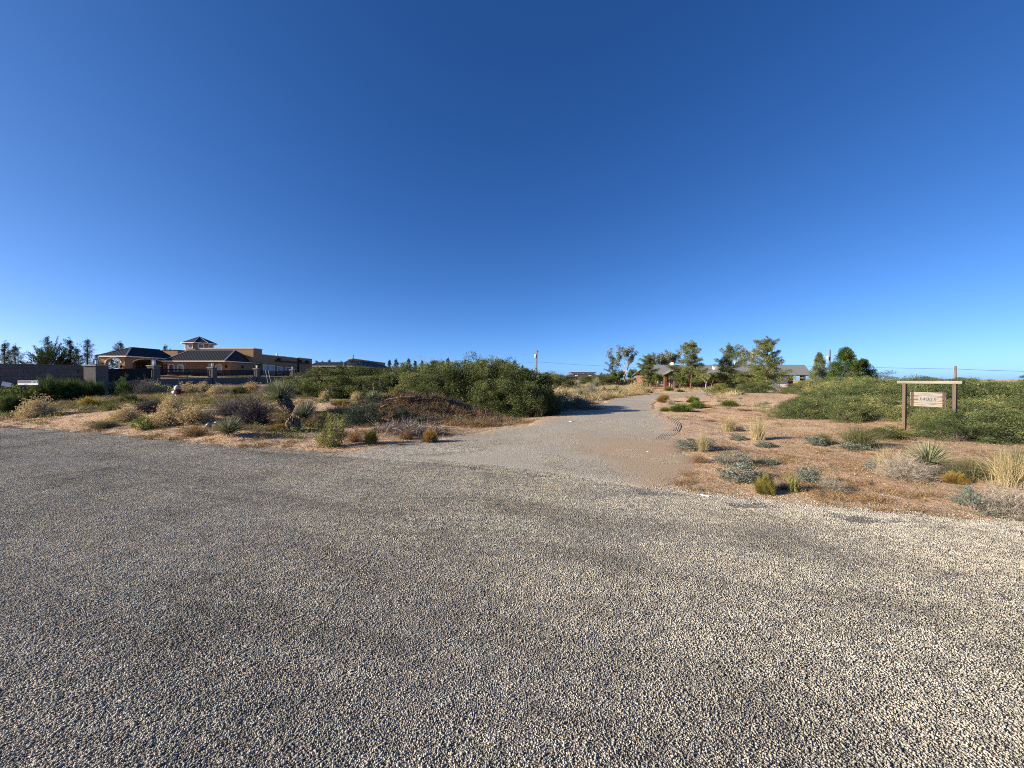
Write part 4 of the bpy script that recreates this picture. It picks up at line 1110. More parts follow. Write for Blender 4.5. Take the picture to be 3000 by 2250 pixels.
ld = empty('leaning_poles', (-29.6, 41.5, 1.1), 'two thin pale poles leaning against the iron fence', 'poles')
for k, (px0, px1) in enumerate(((778, 786), (786, 793))):
    p = at(px0, 1086, 42.0); q = at(px1 - 1 + k * 2, 1122, 40.5)
    link('pole', MB().tube([p, q], [.022, .022], 6).mesh('pole', M_CAP), ld)

# ---- brick ranch house
def brickmat():
    m, nt, b = newmat('red_brick'); tc = N(nt, 'ShaderNodeTexCoord'); mp = N(nt, 'ShaderNodeMapping'); mp.inputs['Rotation'].default_value = (math.pi / 2, 0, 0)
    L(nt, tc.outputs['Object'], mp.inputs[0]); br = N(nt, 'ShaderNodeTexBrick'); L(nt, mp.outputs[0], br.inputs['Vector'])
    br.inputs['Color1'].default_value = (.185, .062, .040, 1); br.inputs['Color2'].default_value = (.155, .047, .028, 1); br.inputs['Mortar'].default_value = (.22, .14, .10, 1)
    br.inputs['Scale'].default_value = 1; br.inputs['Brick Width'].default_value = .22; br.inputs['Row Height'].default_value = .075; br.inputs['Mortar Size'].default_value = .008
    L(nt, br.outputs['Color'], b.inputs['Base Color']); b.inputs['Roughness'].default_value = .9; return m
M_BRICK = brickmat()
def shinglemat():
    m, nt, b = newmat('grey_shingle'); tc = N(nt, 'ShaderNodeTexCoord'); br = N(nt, 'ShaderNodeTexBrick'); L(nt, tc.outputs['Object'], br.inputs['Vector'])
    br.inputs['Color1'].default_value = (.215, .22, .20, 1); br.inputs['Color2'].default_value = (.165, .17, .155, 1); br.inputs['Mortar'].default_value = (.13, .13, .125, 1)
    br.inputs['Scale'].default_value = 1; br.inputs['Brick Width'].default_value = .5; br.inputs['Row Height'].default_value = .16; br.inputs['Mortar Size'].default_value = .012
    c = mixc(nt, math2(nt, 'MULTIPLY', noise(nt, tc.outputs['Object'], .6, 5), .6), br.outputs['Color'], (.20, .19, .175))
    L(nt, c, b.inputs['Base Color']); b.inputs['Roughness'].default_value = .95; return m
M_SHINGLE = shinglemat()
M_WHITE = solid('white_paint', (.74, .72, .66), (.66, .64, .58), 3, .7)
M_CREAM = solid('cream_siding', (.80, .76, .63), (.72, .68, .56), 3, .85)
M_CONCRETE = solid('pale_concrete', (.46, .43, .39), (.38, .35, .31), 2, .95, .2, 30)
bh = empty('brick_house', (42, 79, 0), 'low red brick ranch house with long grey shingle roof and carport', 'house')
GZ = -.15
box_part('front_wall', M_BRICK, bh, 27.6, 49.0, 76.4, 86, GZ, 2.5)
box_part('garage_wall', M_CREAM, bh, 49.002, 54.4, 76.0, 86, GZ, 2.45)
for x0, x1 in ((54.402, 54.85), (54.95, 55.3)): box_part('carport_post', M_BRICK, bh, x0, x1, 75.9, 76.35, GZ, 2.45)
box_part('carport_pier', M_BRICK, bh, 57.0, 57.65, 75.75, 76.4, GZ, 2.45); box_part('rear_post', M_DARKWOOD, bh, 57.35, 57.6, 83.5, 83.75, GZ, 2.45)
box_part('carport_beam', M_DARKWOOD, bh, 54.4, 58.0, 75.8, 76.3, 2.452, 2.62)
m = MB(); x0, x1 = 27.0, 58.4
V = [(x0, 75, 2.53), (x1, 75, 2.53), (x1 + 2.4, 80.2, 4.66), (x0 + .9, 80.2, 4.66), (x1 + .6, 86.6, 2.6), (x0, 86.6, 2.6)]
m.add([(a, b, c - .14) for a, b, c in V] + V, [(6, 7, 8, 9), (9, 8, 10, 11), (3, 2, 1, 0), (5, 4, 2, 3), (0, 1, 7, 6), (1, 2, 8, 7), (2, 4, 10, 8), (4, 5, 11, 10), (5, 3, 9, 11), (3, 0, 6, 9)])
rf = link('roof', m.mesh('roof', M_SHINGLE), bh)
link('fascia', MB().box(x0, x1, 74.93, 74.995, 2.33, 2.50).mesh('fascia', M_DARKWOOD), rf)  # dark colour paints in the shadow band along the eave
m = MB().lathe([(.55, 0), (.6, .25), (.45, .55), (.15, .75)], (33.2, 79.9, 4.45), 10); link('roof_turbine', m.mesh('roof_turbine', M_WHITE), rf)
for x, y in ((41.0, 77.8), (50.2, 77.6)):
    z = 2.53 + (y - 75) * .41; link('evaporative_cooler', MB().box(x - .45, x + .45, y - .4, y + .4, z - .1, z + .55).mesh('evaporative_cooler', M_WHITE), rf)
link('vent_pipe', MB().box(38.9, 39.15, 77.2, 77.45, 3.2, 3.95).mesh('vent_pipe', M_DARKWOOD), rf)
link('chimney', MB().box(46.6, 46.95, 80.6, 81.0, 4.4, 5.3).mesh('chimney', M_WHITE), rf)
# entrance porch with a gable
m = MB(); gx, gy = 32.1, 74.0
V = [(gx - 3.0, gy, 2.35), (gx, gy, 3.62), (gx + 3.0, gy, 2.35), (gx - 3.0, 78.2, 2.35), (gx, 78.6, 3.62), (gx + 3.0, 78.2, 2.35)]
m.add(V + [(a, b, c + .12) for a, b, c in V], [(0, 1, 4, 3), (1, 2, 5, 4), (6, 9, 10, 7), (7, 10, 11, 8), (0, 6, 7, 1), (1, 7, 8, 2), (0, 3, 9, 6), (2, 8, 11, 5)])
pr = link('porch_roof', m.mesh('porch_roof', M_SHINGLE), bh)
m = MB(); m.add([(gx - 2.6, gy + .4, 2.45), (gx + 2.6, gy + .4, 2.45), (gx, gy + .4, 3.55), (gx - 2.6, gy + .5, 2.45), (gx + 2.6, gy + .5, 2.45), (gx, gy + .5, 3.55)], [(0, 1, 2), (5, 4, 3), (0, 3, 4, 1), (1, 4, 5, 2), (2, 5, 3, 0)])
link('gable', m.mesh('gable', M_BRICK), pr)
m = MB().beam((gx - 3.05, gy - .03, 2.40), (gx, gy - .03, 3.68), .06, .2); m.beam((gx, gy - .03, 3.68), (gx + 3.05, gy - .03, 2.40), .06, .2); link('barge_board', m.mesh('barge_board', M_DARKWOOD), pr)
for x in (gx - 2.5, gx - .6, gx + 2.6): box_part('porch_post', M_BRICK, bh, x - .22, x + .22, gy + .35, gy + .79, GZ, 2.44)
window(bh, 'y', 29.7, .6, 2.1, 1.5, 76.4, mull=1)
m = MB().box(31.2, 33.0, 76.30, 76.395, GZ, 2.15); dr = link('front_door', m.mesh('front_door', solid('door_glass', (.10, .12, .12), (.14, .16, .16), 2, .2)), bh)
m = MB()
for x in (31.2, 31.65, 32.1, 32.55, 33.0): m.box(x - .04, x + .04, 76.24, 76.298, GZ, 2.15)
m.box(31.2, 33, 76.22, 76.238, 2.10, 2.18); link('door_frame', m.mesh('door_frame', M_WHITE), dr)
for x in (36.5, 44.5): window(bh, 'y', x, .9, 2.0, 1.6, 76.4, mull=1)
box_part('porch_slab', M_CONCRETE, bh, 28.6, 36.2, 73.2, 76.38, GZ - .2, GZ + .17)
for px, dd, lab in ((1997, 71.5, 'low brick planter box at the foot of the pine by the porch'), (2135, 70.3, 'low brick planter box under the middle pine before the brick house')):
    x = (px - CX) / F_PX * dd; g = float(H(x, dd))
    t = empty('planter_box', (x, dd, g), lab, 'planter')
    m = MB()
    for a0, a1, b0, b1 in ((-.9, .9, -.6, -.45), (-.9, .9, .45, .6), (-.9, -.75, -.45, .45), (.75, .9, -.45, .45)): m.box(x + a0, x + a1, dd + b0, dd + b1, g - .1, g + .42)
    link('brick_wall', m.mesh('brick_wall', M_BRICK), t); link('soil', MB().box(x - .748, x + .748, dd - .448, dd + .448, g - .05, g + .3).mesh('soil', M_SAND), t)
m = MB().box(29.5, 62, 70.0, 73.1, GZ - .3, .02)
wk = link('house_path', m.mesh('house_path', M_CONCRETE)); tag(wk, kind='structure')

# ---- low dark house in the middle distance, tan house at the right edge
fh = empty('distant_house', (29, 150, 1.3), 'low brown house with white clerestory strip beyond the tan grass', 'house')
M_BROWNROOF = solid('brown_roof', (.085, .058, .045), (.06, .042, .034), 2, .8)
gz = float(H(29, 150)) - .3
box_part('wall', solid('brown_wall', (.16, .10, .07), (.12, .075, .055), 2, .9), fh, 22.6, 33.6, 150, 158, gz, 2.5)
m = MB(); m.add([(20.6, 148.6, 2.5), (35.8, 148.6, 2.5), (35.8, 160, 2.5), (20.6, 160, 2.5), (23.4, 152, 3.72), (32.6, 152, 3.72), (32.6, 157, 3.72), (23.4, 157, 3.72)], [(0, 1, 5, 4), (1, 2, 6, 5), (2, 3, 7, 6), (3, 0, 4, 7), (4, 5, 6, 7), (3, 2, 1, 0)])
link('lower_roof', m.mesh('lower_roof', M_BROWNROOF), fh)
m = MB()
for i in range(4): m.box(23.55 + i * 2.28, 25.6 + i * 2.28, 151.9, 152.05, 3.74, 4.08)
link('clerestory', m.mesh('clerestory', M_WHITE), fh)
link('upper_roof', MB().box(23.1, 33.0, 151.3, 157.6, 4.1, 4.5).mesh('upper_roof', M_BROWNROOF), fh)
for x in (25.2, 28.4, 31.3): window(fh, 'y', x, gz + .9, gz + 1.9, 1.0, 150)
for x in (24.6, 29.9): link('skylight', MB().box(x, x + .9, 149.6, 150.4, 2.95, 3.25).mesh('skylight', M_WHITE), fh)
th = empty('distant_house', (192, 130, 0), 'tan house corner with pale porch posts at the right edge', 'house')
box_part('wall', M_STUCCO, th, 188.6, 204, 130, 140, -1, 2.1)
box_part('lit_wall', M_CREAM, th, 188.0, 188.598, 130.2, 139.5, -1, 2.05)  # sunlit end of the tan house, its brightness painted in as cream
m = MB(); m.add([(185, 127.6, 2.1), (210, 127.6, 2.1), (210, 142, 2.1), (185, 142, 2.1), (194, 135, 4.6), (204, 135, 4.6)], [(0, 1, 5, 4), (1, 2, 5), (2, 3, 4, 5), (3, 0, 4), (3, 2, 1, 0)])
link('roof', m.mesh('roof', solid('tan_roof', (.26, .20, .15), (.20, .155, .115), 2, .9)), th)
for y in (128, 133.5, 139.5): box_part('porch_post', M_WHITE, th, 185.6, 185.9, y, y + .3, -1, 2.0)

# ================================================================== wooden address sign
def woodmat(name, c, c2, sc, stretch):
    m, nt, b = newmat(name); tc = N(nt, 'ShaderNodeTexCoord'); mp = N(nt, 'ShaderNodeMapping'); mp.inputs['Scale'].default_value = stretch
    L(nt, tc.outputs['Generated'], mp.inputs[0]); oi = N(nt, 'ShaderNodeObjectInfo')
    va = N(nt, 'ShaderNodeVectorMath', operation='ADD'); cb = N(nt, 'ShaderNodeCombineXYZ'); L(nt, math2(nt, 'MULTIPLY', oi.outputs['Random'], 37.0), cb.inputs[0]); L(nt, math2(nt, 'MULTIPLY', oi.outputs['Random'], 11.0), cb.inputs[1])
    L(nt, mp.outputs[0], va.inputs[0]); L(nt, cb.outputs[0], va.inputs[1])
    f = noise(nt, va.outputs[0], sc, 6, .65)
    L(nt, ramp(nt, f, [(.40, c2), (.50, c), (.66, tuple(min(1, k * 1.3) for k in c))]), b.inputs['Base Color']); b.inputs['Roughness'].default_value = .9
    L(nt, bumpnode(nt, f, .6, .01), b.inputs['Normal']); return m
M_BLEACH = woodmat('bleached_plank', (.235, .212, .172), (.085, .062, .042), 1.6, (1.6, 2.0, 9.0))
M_BEAMW = woodmat('grey_beam', (.22, .20, .165), (.13, .11, .085), 1.6, (1.2, 1.2, 7))
M_POSTW = woodmat('brown_post', (.115, .080, .054), (.052, .035, .024), 2.0, (7, 7, 1.0))
M_CLEAT = woodmat('dark_cleat', (.085, .050, .032), (.038, .022, .015), 2.0, (5, 5, 1.2))
M_PLATE = solid('number_plate', (.24, .235, .215), (.20, .195, .18), 8, .7)
M_NUM = solid('number_relief', (.085, .08, .075), (.055, .052, .05), 8, .55)  # dark digit colour takes the place of the relief's shadow
def sign():
    base = np.array([12.27, 12.05]); u = np.array([.30, -.954]); n = np.array([-.954, -.30])
    g0 = float(H(*base)); yaw = math.atan2(u[1], u[0])
    t = empty('address_sign', (base[0], base[1], 0), 'weathered wooden address board hanging between two posts under a beam', 'sign')
    M = Matrix.Translation((base[0], base[1], 0)) @ Matrix.Rotation(yaw, 4, 'Z')     # local x along the sign, -y to the front
    def part(name, mb, mat, par=t, bev=.006):
        me = mb.mesh(name, mat); o = link(name, me, None, bev)
        o.parent = par
        if par is t: o.matrix_parent_inverse = wm(t).inverted(); o.matrix_basis = M; WM[o.name] = M.copy()
        else: o.matrix_parent_inverse = Matrix.Identity(4)
        return o
    for x in (0, 1.125): part('post', MB().box(x - .040, x + .040, -.040, .040, -.2, 1.475), M_POSTW)
    part('beam', MB().box(-.16, 1.30, -.075, .075, 1.478, 1.56), M_BEAMW)
    zs = [.785, .895, 1.0, 1.11, 1.222]
    for k in range(4):
        part('plank', MB().box(.145 + R.uniform(-.006, .006), .955 + R.uniform(-.006, .006), -.022 + R.uniform(-.004, .002), .012, zs[k] + .003, zs[k + 1] - .003), M_BLEACH)
    for x in (.20, .915):
        c = part('cleat', MB().box(x - .028, x + .028, -.052, -.027, .79, 1.215), M_CLEAT)
        for z in (.85, 1.0, 1.16): part('bolt', MB().lathe([(.010, -.008), (.010, 0)], (x, -.052, z), 8, 'y'), M_BLACK, c, 0)
    for x in (.20, .915):
        for z, z1 in ((1.215, 1.478),): part('hanger_chain', MB().tube([(x, 0, z), (x + .004, 0, (z + z1) / 2), (x, 0, z1)], [.006, .005, .006], 6), M_BLACK, bev=0)
    for k, ch in enumerate('14001'):
        x = .385 + k * .078
        pl = part('number_plate', MB().box(x - .036, x + .036, -.034, -.0265, .955, 1.075), M_PLATE, bev=0)
        cu = bpy.data.curves.new('digit', 'FONT'); cu.body = ch; cu.size = .135; cu.extrude = .004; cu.align_x = 'CENTER'; cu.shear = .22; cu.resolution_u = 4
        tmp = bpy.data.objects.new('digit', cu); COL.objects.link(tmp)
        dg = bpy.context.evaluated_depsgraph_get(); dg.update()
        me = bpy.data.meshes.new_from_object(tmp.evaluated_get(dg)); bpy.data.objects.remove(tmp)
        me.transform(Matrix.Translation((x, -.0385, .968)) @ Matrix.Rotation(math.pi / 2, 4, 'X'))
        me.materials.clear(); me.materials.append(M_NUM)
        o = bpy.data.objects.new('digit', me); COL.objects.link(o); o.parent = pl
sign()

# ---- hydrant
def hydrant():
    p = hit(521, 1168); x, y, z = p; k = p[1] / F_PX * 44 / .80
    t = empty('fire_hydrant', (x, y, z), 'red fire hydrant with white caps among the dry seed-head shrubs', 'hydrant')
    M_RED = solid('red_enamel', (.26, .016, .014), (.18, .012, .010), 6, .45, spec=.5); M_WH = solid('white_enamel', (.42, .40, .40), (.34, .33, .33), 8, .5)
    def lp(name, prof, mat, c, ax='z', par=t):
        c = (x + (c[0] - x) * k, y + (c[1] - y) * k, z + (c[2] - z) * k)
        return link(name, MB().lathe([(r * k, h * k) for r, h in prof], c, 18, ax).mesh(name, mat, True), par)
    lp('barrel', [(.17, -.05), (.17, .05), (.125, .07), (.12, .42), (.165, .44), (.165, .50), (.12, .505)], M_RED, (x, y, z))
    b = lp('bonnet', [(.16, .506), (.165, .54), (.15, .60), (.11, .68), (.05, .73)], M_WH, (x, y, z))
    lp('operating_nut', [(.045, .731), (.04, .77), (.02, .82)], M_BLACK, (x, y, z), par=b)
    lp('side_cap', [(.075, -.27), (.08, -.22), (.06, -.20), (.055, -.10)], M_WH, (x, y, z + .34), 'x')
    lp('side_cap', [(.055, .10), (.06, .20), (.08, .22), (.075, .27)], M_RED, (x, y, z + .34), 'x')
    lp('front_cap', [(.095, -.25), (.10, -.19), (.08, -.17), (.075, -.10)], M_WH, (x, y, z + .34), 'y')
hydrant()

# ---- roadside signs at the far left
def yard_signs():
    M_W = solid('white_plastic', (.72, .72, .74), (.66, .66, .69), 4, .6); M_P = solid('dark_purple_print', (.075, .055, .11), (.10, .075, .14), 4, .6)
    d = 16.5
    a, b = at(53, 1128, d), at(112, 1128, d); zb, zt = at(80, 1128, d)[2], at(80, 1115, d)[2]
    g = float(H((a[0] + b[0]) / 2, d))
    t = empty('real_estate_sign', ((a[0] + b[0]) / 2, d, g), 'wide white and dark purple yard sign sinking into the weeds', 'sign')
    link('panel', MB().box(a[0], b[0], d - .012, d + .012, zb, zt).mesh('panel', M_W), t)
    pr = link('dark_band', MB().box(a[0] + .012, b[0] - .012, d - .015, d - .0125, zb + (zt - zb) * .46, zt - .01).mesh('dark_band', M_P), t)
    cu = bpy.data.curves.new('lettering', 'FONT'); cu.body = 'ATH'; cu.size = (zt - zb) * .66; cu.extrude = .001; cu.align_x = 'RIGHT'
    tmp = bpy.data.objects.new('lettering', cu); COL.objects.link(tmp); dg = bpy.context.evaluated_depsgraph_get(); dg.update()
    me = bpy.data.meshes.new_from_object(tmp.evaluated_get(dg)); bpy.data.objects.remove(tmp)
    me.transform(Matrix.Translation((b[0] - .03, d - .0165, zb + (zt - zb) * .47)) @ Matrix.Rotation(math.pi / 2, 4, 'X')); me.materials.clear(); me.materials.append(M_W)
    link('lettering', me, pr)
    link('small_print', MB().box(a[0] + .26, a[0] + .42, d - .015, d - .0125, zb + (zt - zb) * .16, zb + (zt - zb) * .28).mesh('small_print', M_P), t)
    for q in (a[0] + .08, b[0] - .06): link('stake', MB().box(q - .012, q + .012, d + .013, d + .04, float(H(q, d)) - .1, zb + .1).mesh('stake', M_BLACK), t)
    c = at(19, 1126, 15.5); g = float(H(c[0], 15.5))
    t = empty('small_sign', (c[0], 15.5, g), 'small tilted blank white corrugated sign at the left edge', 'sign')
    m = MB().box(-.135, .135, -.006, .006, -.085, .085).mesh('panel', M_W); o = link('panel', m, t); o.location = c; o.rotation_euler = (0, math.radians(16), math.radians(24)); 
    link('wire_leg', MB().tube([(c[0] - .05, c[1] + .02, g - .1), (c[0] - .05, c[1] + .02, c[2])], [.005, .005], 5).mesh('wire_leg', M_BLACK), t)
yard_signs()

# ---- utility poles and wires
M_POLE = solid('grey_pole', (.16, .14, .125), (.11, .095, .085), 6, .9, .3, 20, stretch=(1, 1, .1)); M_POLE2 = solid('reddish_pole', (.19, .125, .11), (.13, .085, .075), 6, .9, .3, 20, stretch=(1, 1, .1))
def pole(px_top, py_top, px_foot, d, r, label, mat, transformer=None, arm=None):
    p, q = at(px_top, py_top, d), at(px_foot, 1110, d); g = float(H(q[0], d)); q[2] = g - .3
    t = empty('utility_pole', (q[0], d, g), label, 'utility pole')
    link('shaft', MB().tube([q, (p + q) / 2, p], [r * 1.15, r, r * .85], 10).mesh('shaft', mat, True), t)
    if transformer:
        c = at(*transformer, d - .35); link('transformer', MB().lathe([(.2, -.42), (.24, -.38), (.24, .36), (.12, .46)], c, 12).mesh('transformer', solid('transformer_paint', (.55, .56, .57), (.48, .49, .5), 4, .5), True), t)
        link('bracket', MB().beam((c[0], c[1], c[2] + .1), (p[0] + (q[0] - p[0]) * .2, d, c[2] + .1), .08, .08).mesh('bracket', M_BLACK), t)
    if arm:
        for z, s in arm:
            c = p + (q - p) * z; link('insulator', MB().lathe([(.03, -.1), (.06, 0), (.03, .12)], (c[0] + s, c[1], c[2]), 8).mesh('insulator', M_CAP), t)
            link('bracket', MB().beam((c[0], c[1], c[2]), (c[0] + s, c[1], c[2]), .06, .06).mesh('bracket', M_BLACK), t)
    return p
pole(1573, 1025, 1571, 92, .17, 'grey utility pole with transformer above the big mesquite', M_POLE, (1569, 1043), [(.05, .35), (.42, -.3)])
pole(2432, 1024, 2428, 92, .19, 'reddish leaning utility pole beside the tall narrow cypress', M_POLE2, (2425, 1048), [(.35, -.4), (.6, .4)])
pole(2799, 1072, 2798, 58, .16, 'short reddish pole rising behind the address sign', M_POLE2, None, [(.1, -.2)])
pole(1605, 1083, 1605, 190, .12, 'tiny distant pole above the mesquite right of the grey pole', M_POLE)
pole(2685, 1096, 2685, 120, .12, 'thin distant post above the thicket left of the sign beam', M_POLE)
def wire(name, pts, label, r=.022):
    P = []
    for (a, b, sag) in pts:
        a, b = Vector(a), Vector(b)
        for i in range(13):
            t = i / 12; p = a.lerp(b, t); p.z -= sag * 4 * t * (1 - t); P.append(p)
    Q = [P[0]] + [p for a, p in zip(P, P[1:]) if (p - a).length > 1e-3]
    return tag(link(name, MB().tube(Q, [r] * len(Q), 5).mesh(name, M_BLACK), None), label, 'wire')
w0, w1, w2, w3 = at(1300, 1075, 130), at(1573, 1060, 92), at(2430, 1071, 92), at(2799, 1081, 58)
wire('overhead_wire', [(w0, w1, .4)], 'overhead wire running left from the grey pole', .018)
wire('overhead_wire', [(w1, w2, 1.15)], 'overhead wire sagging from the grey pole behind the brick house roof', .02)
wire('overhead_wire', [(w2, w3, .12), (w3, at(3250, 1091, 40), .1)], 'overhead wire crossing behind the address sign to the right edge', .02)

# ---- litter people left
def trash():
    p = hit(1673, 1237); M_W = solid('white_plastic_bag', (.72, .71, .70), (.62, .61, .60), 9, .5)
    def blob(name, p, s, mat, label, cat):
        V = ICO_V * np.array(s) * (1 + R.normal(0, .2, (12, 1))); V[:, 2] = np.maximum(V[:, 2], -s[2] * .5); V += np.array([p[0], p[1], p[2] + s[2] * .5 + .01])
        tag(link(name, mesh_np(name, V, [ICO_F], mat, smooth=False)), label, cat)
    blob('plastic_bag', p, (.11, .06, .03), M_W, 'white plastic scrap lying on the driveway', 'litter')
    p = hit(612, 1252); blob('plastic_bottle', p, (.10, .08, .09), solid('blue_grey_plastic', (.20, .25, .34), (.12, .15, .22), 9, .3), 'crumpled blue and white plastic beside the front yucca', 'litter')
    p = hit(632, 1243); blob('plastic_scrap', p + np.array([0, 0, .02]), (.07, .04, .04), M_W, 'small white plastic scrap left of the front yucca blades', 'litter')
    p = hit(1898, 1326); blob('white_stone', p, (.03, .02, .012), M_W, 'tiny white pebble at the right of the driveway mouth', 'stone')
    a, b = hit(2052, 1453), hit(2078, 1458)
    tag(link('white_stick', MB().beam(a + np.array([0, 0, .02]), b + np.array([0, 0, .02]), .02, .012).mesh('white_stick', M_W)), 'flat white stick lying along the gravel rim', 'litter')
trash()

# ================================================================== trees
def tree(parts, name, px, py_top, depth, height0, label, group=None, cat='tree', wscale=1.0, yaw=None):
    """scale a tree so that its top meets pixel row py_top at the given depth"""
    g = ground_at(px, depth); top = at(px, py_top, depth)[2]
    s = (top - g[2]) / height0
    return place(parts, name, (g[0], g[1], g[2]), (s * wscale, s * wscale, s), R.uniform(0, 6.28) if yaw is None else yaw, label, cat, group)
def mk_feather():
    """wide plumed evergreen, 6.3 m high and 6.6 m wide"""
    nb = 260; d = domedir(nb, .02); r = lump(d, .12) * R.uniform(.55, 1, nb) ** .5
    T = d * r[:, None] * np.array([3.4, 3.4, 6.1]); T[:, 2] = np.maximum(T[:, 2], .4)
    mb = MB()
    for a in range(4): mb.tube([(R.normal(0, .1), R.normal(0, .1), -.1), tuple(R.normal(0, .35, 2)) + (1.6,), tuple(R.normal(0, .9, 2)) + (3.6,)], [.16, .12, .05], 7)
    n = 22000; k = R.integers(0, nb, n); t = R.uniform(.35, 1, (n, 1)); B = np.stack([T[:, 0] * .2, T[:, 1] * .2, T[:, 2] * .45], -1)
    P = B[k] * (1 - t) + T[k] * t + R.normal(0, .13, (n, 3)) * (1.25 - t); ax = norm(T - B + np.array([0, 0, .3]))[k]
    dr = norm(ax + R.normal(0, .42, (n, 3)))
    tint = np.clip(R.normal(.4, .16, nb)[k] + R.normal(0, .16, n), 0, 1)
    return [('trunk', mb.mesh('trunk', M_BARK, True)), ('crown', pm('crown', ML['darkpine'], leaves(P, dr, R.uniform(.18, .42, n), R.uniform(.03, .06, n), tint)))]
def mk_dense(key, height, width, n=24000, nc=260):
    """dense conical evergreen with pointed upright tufts"""
    f = R.random(nc) ** 1.25; a = R.uniform(0, 6.28, nc); rad = width / 2 * ((1 - f) ** .62 * np.minimum(1, .62 + f * 2.5)) * R.uniform(.45, 1.08, nc)
    C = np.stack([np.cos(a) * rad, np.sin(a) * rad, height * (.05 + f * .86)], -1)
    k = R.integers(0, nc, n); sz = R.uniform(.3, .52, nc)
    u = norm(R.normal(size=(n, 3))) * R.random((n, 1)) ** .5
    P = C[k] + u * sz[k][:, None] * np.array([.85, .85, 1.25]); P[:, 2] = np.maximum(P[:, 2], .05)
    dr = norm(u + R.normal(0, .35, (n, 3)) + UP * .7 + norm(C[k] * np.array([1, 1, 0])) * .4)
    mb = MB(); mb.tube([(0, 0, -.1), (0, 0, height * .5), (0, 0, height * .93)], [.16, .1, .02], 8)
    return [('trunk', mb.mesh('trunk', M_BARK, True)), ('crown', pm('crown', ML[key], leaves(P, dr, R.uniform(.13, .27, n), R.uniform(.04, .075, n), np.clip(R.normal(.45, .17, nc)[k] + R.normal(0, .15, n), 0, 1))))]
PINES = [mk_pine('pine', 8, 5.6, 30000, .08, .3, tip=.20), mk_pine('pine', 8, 5.8, 30000, .07, .45, tip=.20, cone=.5), mk_pine('pine', 8, 6.2, 32000, .05, .35, tip=.21, cone=.55)]
DPINES = [mk_pine('darkpine', 7, 3.4, 7000, .06, .4), mk_pine('darkpine', 7, 4.0, 8000, .06, .3), mk_pine('darkpine', 7, 3.0, 2800, .3, .7)]
CYPRESS = mk_dense('pine', 8, 3.9, 20000, 240)
ARIZONA = mk_dense('round', 6.5, 5.2)
POPLAR = [mk_tree('poplar', 8, 5.2, .2, 6000, 4, 3, .22, M_WHITEBARK, .5, .34, (.12, .22), (.07, .13)), mk_tree('poplar', 7, 4.6, .16, 7000, 4, 3, .25, M_WHITEBARK, .55, .42, (.12, .22), (.07, .13))]
ROUND = mk_tree('round', 4.2, 4.6, .13, 7000, 3, 3, .28, M_BARK, .8, .5, (.12, .22), (.06, .12))
YOUNG = mk_tree('pale', 3.8, 2.4, .09, 1500, 3, 3, .35, M_WHITEBARK, .45, .32, (.10, .18), (.05, .09))
TAMARISK = mk_feather()
TINY = [mk_pine('darkpine', 8, 3.6, 1300, .03, .1, whorl=30, tip=.35, ln=(.4, .7), lw=(.16, .26)), mk_pine('darkpine', 8, 3.0, 1200, .03, .1, whorl=30, tip=.32, ln=(.4, .7), lw=(.16, .26))]

# dark trees behind the left wall
tree(DPINES[0], 'pine_tree', 15, 1001, 40, 7, 'dark ragged pine over the block wall at the left edge of the photo')
tree(DPINES[1], 'pine_tree', 45, 1010, 43, 7, 'shorter dark pine just right of the left-edge pine', wscale=.9)
tree(TAMARISK, 'tamarisk_tree', 148, 992, 40, 6.3, 'big feathery dark green tree spreading over the block wall', wscale=.95)
tree(DPINES[2], 'pine_tree', 140, 981, 46, 7, 'thin dark pine whose top pokes above the feathery tree', wscale=.8)
tree(DPINES[0], 'pine_tree', 206, 991, 41, 7, 'dark pine at the right side of the feathery tree')
tree(DPINES[1], 'pine_tree', 224, 1017, 40, 7, 'small dark pine filling between feathery tree and open pine', wscale=.9)
tree(DPINES[2], 'pine_tree', 258, 990, 42, 7, 'open see-through pine standing alone beside the pier lantern', wscale=1.1)
tree(DPINES[2], 'pine_tree', 285, 1036, 48, 7, 'low pine between the open pine and the arched porch', wscale=1.3)
tree(DPINES[1], 'pine_tree', 328, 1050, 92, 7, 'dark tree seen through the porch arch', wscale=1.3)
tree(DPINES[1], 'pine_tree', 354, 1000, 98, 7, 'dark bushy pine behind the porch roof', wscale=1.0)
tree(DPINES[0], 'pine_tree', 484, 1010, 120, 7, 'small dark pine behind the roof left of the tower', wscale=.8)
tree(DPINES[0], 'pine_tree', 598, 1012, 120, 7, 'dark treetop peeping just right of the tower', wscale=.9)
tree(DPINES[1], 'pine_tree', 300, 1060, 60, 7, 'low dark tree filling left of the arched porch', wscale=1.6)
for i, (px, py) in enumerate([(503, 1026), (515, 1027), (928, 1057), (946, 1058), (965, 1055), (1000, 1058), (1024, 1058), (1141, 1055), (1160, 1053), (1179, 1063), (1198, 1051), (1217, 1057), (1237, 1057), (1298, 1056), (1312, 1050), (1363, 1054), (1482, 1061), (1507, 1056), (1531, 1070), (1537, 1078), (1762, 1091)]):
    tree(TINY[i % 2], 'conifer_tree', px, py, R.uniform(138, 165), 8, 'tiny dark conifer on the far skyline left of the utility pole' if px < 1700 else 'tiny dark conifer on the skyline left of the pale tree', 'dark conifers along the left skyline' if px < 1700 else None, wscale=.9)
BARE = mk_tree('pale', 5.5, 3.6, .10, 260, 4, 3, .3, M_WHITEBARK, .5, .25, (.08, .14), (.03, .05))
tree(BARE, 'bare_tree', 1246, 1030, 29, 5.5, 'nearly leafless pale tree rising behind the mesquite', wscale=.8)
